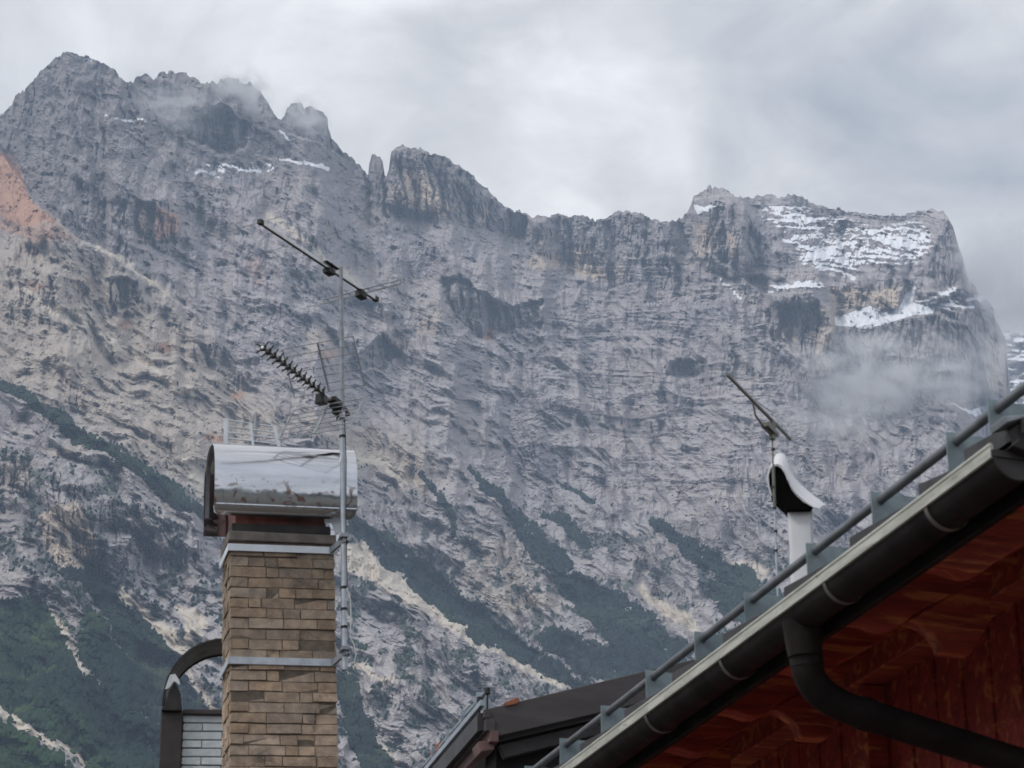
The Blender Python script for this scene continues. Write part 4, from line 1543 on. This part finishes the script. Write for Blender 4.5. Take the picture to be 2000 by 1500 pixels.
wl = [w_at_rail(x) for x in (1950, 1868, 1720, 1592, 1470, 1372, 1276, 1188, 1107, 1038)]
gap_w = wl[-1] - wl[-2]
wl += [wl[-1] + gap_w * k for k in range(1, 8)]
print('plates', [round(x, 2) for x in wl])
zpl = zrail + 0.035
for k, w in enumerate(wl):
    sa = srail - 0.045
    sb = S_ROOF + (zpl - 0.055 - 0.012) / TQ
    o_ = MB()
    o_.prism([(w, sa + 0.02, zroof(sa) + 0.004), (w, sa, zroof(sa) + 0.05), (w, sa, zpl), (w, sa + 0.07, zpl), (w, sa + 0.11, zpl - 0.004), (w, sb, zpl - 0.012), (w, sb, zroof(sb) + 0.004)], (0.005, 0, 0))
    o_.prism([(w, sa + 0.02, zroof(sa) + 0.003), (w, sb + 0.1, zroof(sb + 0.1) + 0.003), (w, sb + 0.1, zroof(sb + 0.1) + 0.009), (w, sa + 0.02, zroof(sa) + 0.009)], (-0.04, 0, 0))
    o_.build('bracket', M_plate, sgm, bevel=0.0015)
# first course of slates, each tipped a little so the edge steps
for k, w in enumerate(wl):
    wa = wl[k - 1] if k else -0.1
    o_ = MB()
    n_ = 1
    s0_ = S_ROOF - 0.03
    za, zb3 = zroof(s0_) + 0.050, zroof(s0_) + 0.112
    wf = w - 0.16 * (w - wa)
    zn, zf = zroof(s0_) + 0.070, zroof(s0_) + 0.128
    o_.add([(wa - 0.10, s0_, zn - 0.05), (wf, s0_, zn - 0.03), (wf, s0_ + 0.3, zn - 0.03 + TQ * 0.3), (wa - 0.10, s0_ + 0.3, zn - 0.05 + TQ * 0.3),
            (wa - 0.10, s0_, zn), (wf, s0_, zf), (wf, s0_ + 0.3, zf - 0.03 + TQ * 0.3), (wa - 0.10, s0_ + 0.3, zn + TQ * 0.3)], F6)
    o_.build('slate', M_tile, roof, bevel=0.003)
# fascia, soffit boards, rafters, wall
o_ = MB()
o_.box((0.02, 2 * GR + 0.012, -0.105), (LW, 2 * GR + 0.045, zroof(2 * GR + 0.03) - 0.125))
o_.build('fascia', M_gut, house, bevel=0.004)
SW = 1.30


def zsof(s):
    return zroof(s) - 0.125


o_ = MB()
nb = 9
s_edges = np.linspace(2 * GR + 0.048, SW + 0.06, nb + 1)
for k in range(nb):
    a_, c_ = s_edges[k] + 0.003, s_edges[k + 1] - 0.003
    o_.prism([(0.03, a_, zsof(a_)), (0.03, c_, zsof(c_)), (0.03, c_, zsof(c_) - 0.022), (0.03, a_, zsof(a_) - 0.022)], (LW, 0, 0))
o_.build('soffit', M_red, house, bevel=0.002)
rd = 0.17
for k in range(15):
    w = 0.42 + 0.80 * k
    s0_, s1_ = 0.30, SW + 0.1
    prof_r = [(s0_, zsof(s0_) - 0.024), (s1_, zsof(s1_) - 0.024), (s1_, zsof(s1_) - 0.024 - rd)]
    for th in np.linspace(0, 1, 9):          # scrolled tail
        s_ = s0_ + 0.36 * (1 - th)
        dz = rd * (0.95 - 0.75 * th ** 1.6 + 0.16 * math.sin(th * math.pi * 2.0))
        prof_r.append((s_, zsof(s_) - 0.024 - dz))
    o_ = MB()
    o_.prism([(w, a_, b3) for a_, b3 in prof_r], (0.13, 0, 0))
    o_.build('rafter', M_redl if k % 1 == 0 else M_red, house, bevel=0.006)
o_ = MB()
wallz = zsof(SW)
for k in range(90):
    w = 0.9 + 0.145 * k
    o_.box((w + 0.002, SW + 0.055 + (0.012 if k % 2 else 0), -HZ), (w + 0.143, SW + 0.20, wallz - 0.05))
o_.build('wall', M_red, house, bevel=0.003)
o_ = MB()
o_.box((0.5, SW - 0.10, wallz - 0.30 - 0.05), (LW, SW + 0.054, wallz - 0.14))
o_.build('wall_plate', M_redl, house, bevel=0.008)
for k in range(0, 15, 2):
    w = 0.42 + 0.80 * k + 0.02
    o_ = MB()
    pts = []
    s0_, h_ = 0.64, 0.13
    zt_ = zsof(s0_ + 0.3) - 0.024 - rd - 0.02
    for th in np.linspace(0, math.pi / 2, 8):
        pts.append((w, s0_ + 0.16 * math.sin(th), zsof(s0_) - 0.20 - h_ * (1 - math.cos(th))))
    pts += [(w, s0_ + 0.30, zsof(s0_) - 0.20 - h_), (w, s0_ + 0.42, zsof(s0_) - 0.16), (w, s0_ + 0.42, zsof(s0_ + 0.42) - 0.024 - rd * 0.9)]
    o_.prism(pts, (0.09, 0, 0))
    o_.build('corbel', M_redl, house, bevel=0.008)
o_ = MB()
wp = HO.hit(1712, 1460, 1, SW + 0.02).x
o_.box((wp - 0.07, SW - 0.06, -HZ), (wp + 0.07, SW + 0.054, wallz - 0.36))
o_.build('post', M_redl, house, bevel=0.008)
# downpipe with two bends
g_w = HO.hit(1568, 1215, 1, GR).x
pt0 = Vector((g_w, GR, -GR * 0.9))
pt1 = HO.hit(1578, 1318, 1, GR + 0.02)
pt2 = HO.hit(1650, 1382, 1, GR + 0.20)
pt3 = HO.hit(2010, 1496, 1, SW - 0.12)
pt4 = HO.hit(2075, 1560, 1, SW - 0.02)
print('pipe', pt0, pt1, pt2, pt3)
pipe = []


def bez(a, b, c, n):
    return [a * (1 - t) ** 2 + b * 2 * t * (1 - t) + c * t * t for t in np.linspace(0, 1, n)]


ell = pt1 * 0.85 + pt0 * 0.15
elr = pt2 * 0.92 + pt3 * 0.08
pipe = [pt0, pt0.lerp(ell, 0.5)] + bez(ell, HO.hit(1588, 1365, 1, GR + 0.06), elr, 12) + [elr.lerp(pt3, 0.5)] + bez(elr.lerp(pt3, 0.95), pt4, pt4 + Vector((0, 0, -0.3)), 6) + [Vector((pt4.x, pt4.y, -HZ))]
o_ = MB()
o_.tube(pipe, 0.070, 20)
dp = o_.build('downpipe', M_gut, house, smooth=True)
for a_, b3, rr_ in ((pipe[1], pipe[2], 0.074), (elr, elr.lerp(pt3, 0.07), 0.075)):
    o_ = MB()
    o_.tube([a_, a_.lerp(b3, 0.9)], rr_, 20)
    o_.build('sleeve', M_gut, dp, smooth=True)
o_ = MB()
o_.tube([pt0 + Vector((0, 0, 0.03)), pt0 + Vector((0, 0, -0.06)), pt0 + Vector((0, 0, -0.13))], [0.092, 0.082, 0.072], 20)
o_.build('outlet', M_gut, dp, smooth=True)
# verge: bent metal edge along the near end of the roof, black board put in for the shaded hollow beneath
o_ = MB()
vp = [(S_ROOF - 0.10, zroof(S_ROOF) + 0.065), (S_ROOF + 0.0, zroof(S_ROOF) + 0.082), (5.0, zroof(5.0) + 0.070), (5.0, zroof(5.0) + 0.055), (S_ROOF + 0.05, zroof(S_ROOF + .05) + 0.062), (S_ROOF - 0.09, zroof(S_ROOF) + 0.04)]
o_.prism([(-0.075, a_, b3) for a_, b3 in vp], (0.12, 0, 0))
o_.build('verge_flashing', M_galvd, roof, bevel=0.004)
o_ = MB()
vb = [(S_ROOF - 0.055, zroof(S_ROOF) + 0.035), (S_ROOF + 0.05, zroof(S_ROOF + .05) + 0.06), (5.0, zroof(5.0) + 0.053), (5.0, zroof(5.0) - 0.30), (S_ROOF + 0.1, zroof(S_ROOF + .1) - 0.13), (S_ROOF - 0.02, -0.0), (S_ROOF - 0.07, 0.015), (S_ROOF - 0.04, 0.04)]
o_.prism([(-0.06, a_, b3) for a_, b3 in vb], (0.055, 0, 0))
o_.build('barge_board', M_dark, roof, bevel=0.004)

# ================================================================== white flue pipe with curved cowl
FP = Frame(P(1567, 1140, 12.5), Vector((0.995, -0.10, 0)).normalized(), Vector((0.10, 0.995, 0)).normalized(), Vector((0, 0, 1)))
M_white = mat('white_painted_sheet', (0.74, 0.75, 0.77), (0.66, 0.67, 0.69), 4, 0.35, 0.0, bump=0.03)
M_hollow = mat('shaded_hollow', (0.003, 0.003, 0.003), (0.006, 0.0055, 0.0055), 5, 0.9, spec=0.03)  # near-black fill: the shade inside the cowl is put into this colour
flue = thing('flue_pipe', 'white square flue pipe with a curved cowl rising behind the snow rail', 'flue', FP.M)


def fp(px, py, y=0.0):
    return FP.hit(px, py, 1, y)


TL, TR, BL, BR = fp(1538, 993), fp(1587, 993), fp(1545, 1140), fp(1592, 1140)
zq = [fp(1562, y).z for y in (994, 1078)]


def ring(xa_, xb_, z, d=0.15, r=0.022, y0=0.0):
    out = []
    for cx2, cy2, a_ in ((xb_ - r, y0 + r, -90), (xb_ - r, y0 + d - r, 0), (xa_ + r, y0 + d - r, 90), (xa_ + r, y0 + r, 180)):
        for q in range(4):
            th = R(a_ + q * 30)
            out.append(Vector((cx2 + r * math.cos(th), cy2 + r * math.sin(th), z)))
    return out


def loft(mb, rings):
    n = len(rings[0])
    vs = [v for rg in rings for v in rg]
    fs = []
    for i in range(len(rings) - 1):
        for k in range(n):
            a_, b3 = i * n + k, i * n + (k + 1) % n
            fs.append((a_, b3, b3 + n, a_ + n))
    fs += [tuple(reversed(range(n))), tuple((len(rings) - 1) * n + k for k in range(n))]
    mb.add(vs, fs)


def lerpx(z):
    f = (z - BL.z) / (TL.z - BL.z)
    return BL.x + (TL.x - BL.x) * f, BR.x + (TR.x - BR.x) * f


o_ = MB()
xa_, xb_ = lerpx(zq[1])
loft(o_, [ring(*lerpx(-0.45), -0.45), ring(xa_, xb_, zq[1] - 0.004)])
o_.build('lower_pipe', M_white, flue, smooth=True)
o_ = MB()
loft(o_, [ring(xa_ + 0.003, xb_ - 0.003, zq[1] - 0.02, 0.145, 0.02, 0.0025), ring(TL.x, TR.x, TL.z, 0.15)])
o_.build('upper_pipe', M_white, flue, smooth=True)
o_ = MB()
xa2, xb2 = lerpx(fp(1590, 1125).z)
o_.prism([(xb2 - 0.002, 0.01, fp(1590, 1108).z), (xb2 + 0.022, 0.01, fp(1595, 1128).z), (xb2 + 0.02, 0.01, fp(1590, 1150).z), (xb2 - 0.002, 0.01, fp(1590, 1150).z)], (0, 0.12, 0))
o_.build('flashing', M_white, flue, bevel=0.003)
# cowl: white outer sheet lofted from the near lip to the raised far lip
near_lip = [(1507, 968), (1501, 948), (1500, 930), (1504, 915), (1511, 908), (1519, 907), (1527, 911), (1533, 920), (1539, 933), (1546, 950), (1554, 962), (1566, 974), (1579, 985), (1588, 990), (1600, 994)]
far_lip = [(1512, 925), (1513, 912), (1513, 902), (1514, 893), (1518, 887), (1524, 885), (1531, 888), (1537, 897), (1539, 908), (1543, 920), (1552, 934), (1567, 950), (1585, 966), (1600, 977), (1612, 987)]
nl = [fp(a_, b3, -0.06) for a_, b3 in near_lip]
fl2 = [fp(a_, b3, 0.16) for a_, b3 in far_lip]
rows = []
for a_, b3 in zip(nl, fl2):
    rows.append([a_.lerp(b3, f) + Vector((0, 0, 0.006 * math.sin(f * math.pi))) for f in np.linspace(0, 1, 6)])
o_ = MB()
o_.sheet(rows, 0.004)
cowl = o_.build('cowl', M_white, flue, smooth=True, auto=70)
o_ = MB()
o_.tube(nl, 0.004, 8)
o_.build('rolled_edge', M_white, cowl, smooth=True)
o_ = MB()
o_.tube(fl2, 0.0045, 8)
o_.build('rolled_edge', M_white, cowl, smooth=True)
body = [(1507, 966), (1503, 948), (1502, 930), (1506, 917), (1512, 911), (1519, 910), (1526, 914), (1532, 924), (1538, 938), (1546, 956), (1556, 969), (1570, 981), (1589, 990), (1583, 996), (1538, 997), (1532, 989), (1517, 976)]
o_ = MB()
bb = [fp(a_, b3, -0.045) for a_, b3 in body]
cen_ = sum(bb, Vector()) / len(bb)
vs = [v for v in bb] + [cen_ + (v - cen_) * 0.93 + Vector((0.0, 0.17, 0.012)) for v in bb]
n = len(bb)
o_.add(vs, [tuple(reversed(range(n))), tuple(range(n, 2 * n))] + [(k, (k + 1) % n, n + (k + 1) % n, n + k) for k in range(n)])
o_.build('cowl_throat', M_hollow, flue, bevel=0.004)

# ================================================================== thin antenna beside the flue pipe
mb_w = P(1508, 832, 12.3)
FM = Frame(P(1516, 1125, 12.3), Vector((1, 0, 0)), Vector((0, 1, 0)), Vector((0, 0, 1)))
M_olive = mat('aged_boom', (0.20, 0.20, 0.16), (0.13, 0.13, 0.11), 9, 0.5, 0.3)
pole2 = thing('antenna_pole', 'thin weathered antenna pole standing beside the white flue pipe', 'pole', FM.M)


def fm(px, py, y=0.0):
    return FM.hit(px, py, 1, y)


o_ = MB()
o_.tube([fm(1517, 1130) + Vector((0, 0, -0.42)), fm(1515, 1060), fm(1513, 993)], 0.006, 10)
o_.build('lower_pole', M_galv, pole2, smooth=True)
o_ = MB()
o_.tube([fm(1513, 993), fm(1510, 912)], 0.0088, 10)
o_.build('sleeve', M_olive, pole2, smooth=True)
o_ = MB()
o_.tube([fm(1510, 912), fm(1508, 836)], 0.0045, 10)
o_.build('upper_pole', M_olive, pole2, smooth=True)
for px, py in ((1513, 993), (1515, 1038), (1515.5, 1076), (1510, 952), (1510, 878), (1509, 846)):
    c_ = fm(px, py)
    o_ = MB()
    o_.tube([c_ + Vector((0, 0, -0.005)), c_ + Vector((0, 0, 0.006))], 0.011, 10)
    o_.build('pole_tie', M_black, pole2, smooth=True)
hz3 = (FM.M @ fm(1508, 826)).z
D0, D1 = PH(1420, 731, hz3 + 0.02), PH(1544, 858, hz3 + 0.02)
bd3 = (D1 - D0).normalized()
pd3 = Vector((bd3.y, -bd3.x, 0))
if pd3.x < 0:
    pd3 = -pd3
FD = Frame(D0.lerp(D1, 0.7), pd3, bd3, Vector((0, 0, 1)))
an4 = thing('boom_antenna', 'bare olive boom antenna tilted above the white flue pipe', 'antenna', FD.M)
d0, d1 = FD.loc(D0), FD.loc(D1)
o_ = MB()
o_.bar((0, d0.y, 0), (0, d1.y, 0), 0.013, 0.018)
o_.build('boom', M_olive, an4, bevel=0.003)
for f in (0.14, 0.42, 0.60, 0.86):
    yy = d0.y + (d1.y - d0.y) * f
    o_ = MB()
    rod(o_, (-0.22, yy, 0.017), (0.22, yy, 0.017), 0.0012)
    o_.build('element', M_galvd, an4, smooth=True)
o_ = MB()
ymm = FD.loc(FM.M @ fm(1508, 830)).y
o_.tube([(0, ymm - 0.30, -0.012), (0, ymm - 0.27, -0.075), (0, ymm - 0.10, -0.10), (0, ymm + 0.02, -0.08)], 0.006, 8)
o_.box((-0.02, ymm - 0.12, -0.085), (0.02, ymm + 0.06, -0.06))
o_.box((-0.014, ymm - 0.02, -0.06), (0.014, ymm + 0.03, -0.0155))
o_.box((-0.012, ymm - 0.02, -0.12), (0.012, ymm + 0.02, -0.0855))
o_.build('mast_bracket', M_olive, an4, bevel=0.003)

# ================================================================== neighbouring house between chimney and timber house
e2 = Vector((-0.227, 0.974, 0)).normalized()
i2 = Vector((e2.y, -e2.x, 0))
O2 = P(945, 1386, 22.0)
HB = Frame(O2, e2, i2, Vector((0, 0, 1)))
nb_ = thing('neighbour_house', 'dark roofed house with a wide grey barge board between chimney and timber house', 'house', HB.M)
M_barge = mat('grey_brown_board', (0.082, 0.072, 0.072), (0.060, 0.053, 0.054), 2.0, 0.7, bump=0.2, stretch=(1, 0.4, 3))
M_shadow = mat('shaded_wall_boards', (0.03, 0.026, 0.026), (0.02, 0.018, 0.018), 3, 0.8)  # near-black colour paints the shaded gap under the roof edge
M_beam = mat('pinkish_beam', (0.20, 0.115, 0.105), (0.14, 0.08, 0.075), 5, 0.7)
M_terra = mat('terracotta', (0.34, 0.13, 0.075), (0.24, 0.09, 0.055), 9, 0.8)
M_zinc2 = mat('pale_zinc_edge', (0.36, 0.40, 0.44), (0.27, 0.31, 0.35), 4, 0.45, 0.4)


def hb(px, py, w=0.0):
    return HB.hit(px, py, 0, w)


bl, br, brt, blt = hb(956, 1442), hb(1420, 1335), hb(1420, 1272), hb(945, 1386)
o_ = MB()
o_.prism([blt, brt, br, bl], (0.06, 0, 0))
o_.build('barge_board', M_barge, nb_, bevel=0.01)
# roof deck behind the barge board
o_ = MB()
dn = Vector((0, 0, -0.06))
o_.prism([blt + Vector((0.06, -0.05, -0.03)), brt + Vector((0.06, 0, -0.03)), brt + Vector((0.06, 0, -0.2)), blt + Vector((0.06, -0.05, -0.2))], (11, 0, 0))
rf2 = o_.build('roof', M_tile, nb_)
# soffit recess and second beam
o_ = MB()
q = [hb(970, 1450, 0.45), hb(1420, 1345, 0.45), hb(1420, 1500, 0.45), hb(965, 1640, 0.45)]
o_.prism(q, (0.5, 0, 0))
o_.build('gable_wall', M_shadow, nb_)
o_ = MB()
o_.prism([hb(975, 1455, 0.2), hb(1300, 1378, 0.2), hb(1300, 1402, 0.2), hb(986, 1480, 0.2)], (0.1, 0, 0))
o_.build('gable_beam', M_barge, nb_, bevel=0.008)
o_ = MB()
o_.prism([hb(934, 1448, 0.05), hb(966, 1446, 0.05), hb(966, 1464, 0.05), hb(940, 1468, 0.05)], (0.30, 0, 0))
o_.build('purlin_end', M_beam, nb_, bevel=0.01)
# eave running away to the left: gutter strips
for (dy, dz, r_, m_, nm) in ((-0.02, 0.06, 0.030, M_zinc2, 'eave_strip'), (0.03, -0.05, 0.035, M_barge, 'eave_board'), (0.06, -0.15, 0.06, M_barge, 'eave_board'), (0.10, -0.26, 0.055, M_beam, 'eave_board')):
    o_ = MB()
    o_.bar((-0.02, dy, dz), (11, dy, dz), r_ * 1.6, r_ * 2)
    o_.build(nm, m_, nb_, bevel=0.006)
sg2 = bpy.data.objects.new('snow_guard', None)
COL.objects.link(sg2)
sg2.parent = nb_
o_ = MB()
o_.tube([(0.2, 0.06, 0.23), (11, 0.06, 0.23)], 0.020, 10)
o_.build('rail', M_zinc2, sg2, smooth=True)
for w in np.arange(0.35, 10.5, 0.75):
    o_ = MB()
    o_.prism([(w, 0.0, 0.09), (w, 0.0, 0.27), (w, 0.09, 0.27), (w, 0.2, 0.11)], (0.012, 0, 0))
    o_.build('bracket', M_zinc2, sg2)
for px, py in ((952, 1350), (937, 1368)):
    c_ = hb(px, py, 0.15)
    o_ = MB()
    o_.tube([c_ + Vector((0, 0, -0.03)), c_ + Vector((0, 0, 0.03))], 0.03, 10)
    o_.tube([c_ + Vector((0, 0, -0.22)), c_ + Vector((0, 0, -0.03))], 0.010, 8)
    o_.build('roof_stud', M_black, nb_, smooth=True)
o_ = MB()
o_.prism([hb(985, 1372, -0.02), hb(1010, 1361, -0.02), hb(1016, 1366, -0.02), hb(1012, 1374, -0.02), hb(988, 1380, -0.02)], (0.2, 0, 0))
o_.build('ridge_tile', M_terra, nb_, bevel=0.01)
# terracotta pot on the far eave
pp = Vector((2.2, 0.2, 0.12))
o_ = MB()
o_.box((2.4, 0.05, 0.06), (2.95, 0.22, 0.30), 0.02)
o_.build('eave_tile', M_terra, nb_, bevel=0.01)

# ------------------------------------------------------------------ air
def volume_mat(name, density, color, aniso=0.0):
    m = bpy.data.materials.new(name)
    m.use_nodes = True
    t = m.node_tree
    t.nodes.clear()
    o = N(t, 'ShaderNodeOutputMaterial')
    v = N(t, 'ShaderNodeVolumePrincipled')
    v.inputs['Density'].default_value = density
    v.inputs['Color'].default_value = (*color, 1)
    v.inputs['Anisotropy'].default_value = aniso
    L(t, v.outputs[0], o.inputs['Volume'])
    return m, t, v


Mh, _, _ = volume_mat('haze_air', 0.000076, (0.59, 0.755, 1.0))
hz = MB()
hz.box((-7200, -7200, -1.0), (7200, 7200, 4300))
hzo = hz.build('haze', Mh)
hzo['kind'] = 'stuff'


def mist(px, py, rpx, rpy, t, depth, dens, seed, label, nscale=2.2, lo=0.42, hi=0.66, tilt=0.0):
    m, tt, v = volume_mat('mist_vapour', 0.0, (0.93, 0.94, 0.96))
    tcn = N(tt, 'ShaderNodeTexCoord')
    ln = N(tt, 'ShaderNodeVectorMath', operation='LENGTH')
    L(tt, tcn.outputs['Object'], ln.inputs[0])
    fall = maprange(tt, ln.outputs['Value'], 1.0, 0.25)
    mpn = N(tt, 'ShaderNodeMapping')
    mpn.inputs['Location'].default_value = (seed * 3.7, seed * 1.3, seed * 0.7)
    L(tt, tcn.outputs['Object'], mpn.inputs['Vector'])
    nf = maprange(tt, noise(tt, mpn.outputs['Vector'], nscale, 5, 0.6, 0.8), lo, hi)
    L(tt, math_node(tt, 'MULTIPLY', math_node(tt, 'MULTIPLY', fall, nf), dens), v.inputs['Density'])
    bm = bmesh.new()
    bmesh.ops.create_icosphere(bm, subdivisions=3, radius=1.0)
    me = bpy.data.meshes.new('mist')
    bm.to_mesh(me)
    bm.free()
    me.materials.append(m)
    o = bpy.data.objects.new('mist', me)
    COL.objects.link(o)
    o.location = P(px, py, t)
    k = t / FPX
    o.scale = (rpx * k, depth, rpy * k)
    o.rotation_euler = (0, R(tilt), 0)
    o['kind'] = 'stuff'
    o['label'] = label
    o['category'] = 'mist'
    return o


def depth_at(px, py):
    j = int(np.argmin(np.abs(U1 - px)))
    i = int(np.argmin(np.abs(V[:, j] - py)))
    w = Vector(PTS[i, j]) - CAM
    return w.dot(Vector((0, math.cos(PITCH), math.sin(PITCH))))


for (px, py, rx2, ry2, dep, dens, seed, ns, lab, off) in (
        (1750, 745, 240, 118, 170, 0.030, 1, 2.0, 'soft mist drifting across the cliff below the largest snow patch', -90),
        (1630, 830, 150, 70, 130, 0.014, 5, 2.4, 'thin mist trailing down left of the cliff foot under the snow patch', -60),
        (1995, 500, 140, 165, 500, 0.014, 2, 1.3, 'thick cloud hiding the skyline right of the snowy summit', 300),
        (1935, 520, 95, 150, 150, 0.020, 9, 1.6, 'pale cloud lapping at the right edge of the snowy summit cliff', -120),
        (1930, 690, 80, 90, 140, 0.012, 11, 1.8, 'mist beside the pale wall at the far right edge of the cliff', -120),
        (470, 185, 85, 60, 110, 0.040, 3, 2.0, 'wisp of mist on the ridge right of the highest left peak', -30),
        (330, 215, 130, 60, 90, 0.022, 6, 2.2, 'thin mist in the hollow below the upper left ridge', -60),
        (600, 235, 62, 56, 100, 0.032, 4, 2.0, 'wisp of mist around the rounded knob on the left ridge', -30),
        (1560, 385, 120, 36, 130, 0.009, 7, 2.0, 'thin mist veil along the snowy summit ridge on the right', -20)):
    mist(px, py, rx2, ry2, depth_at(min(px, 1960), py + 12) + off, dep, dens, seed, lab, ns)
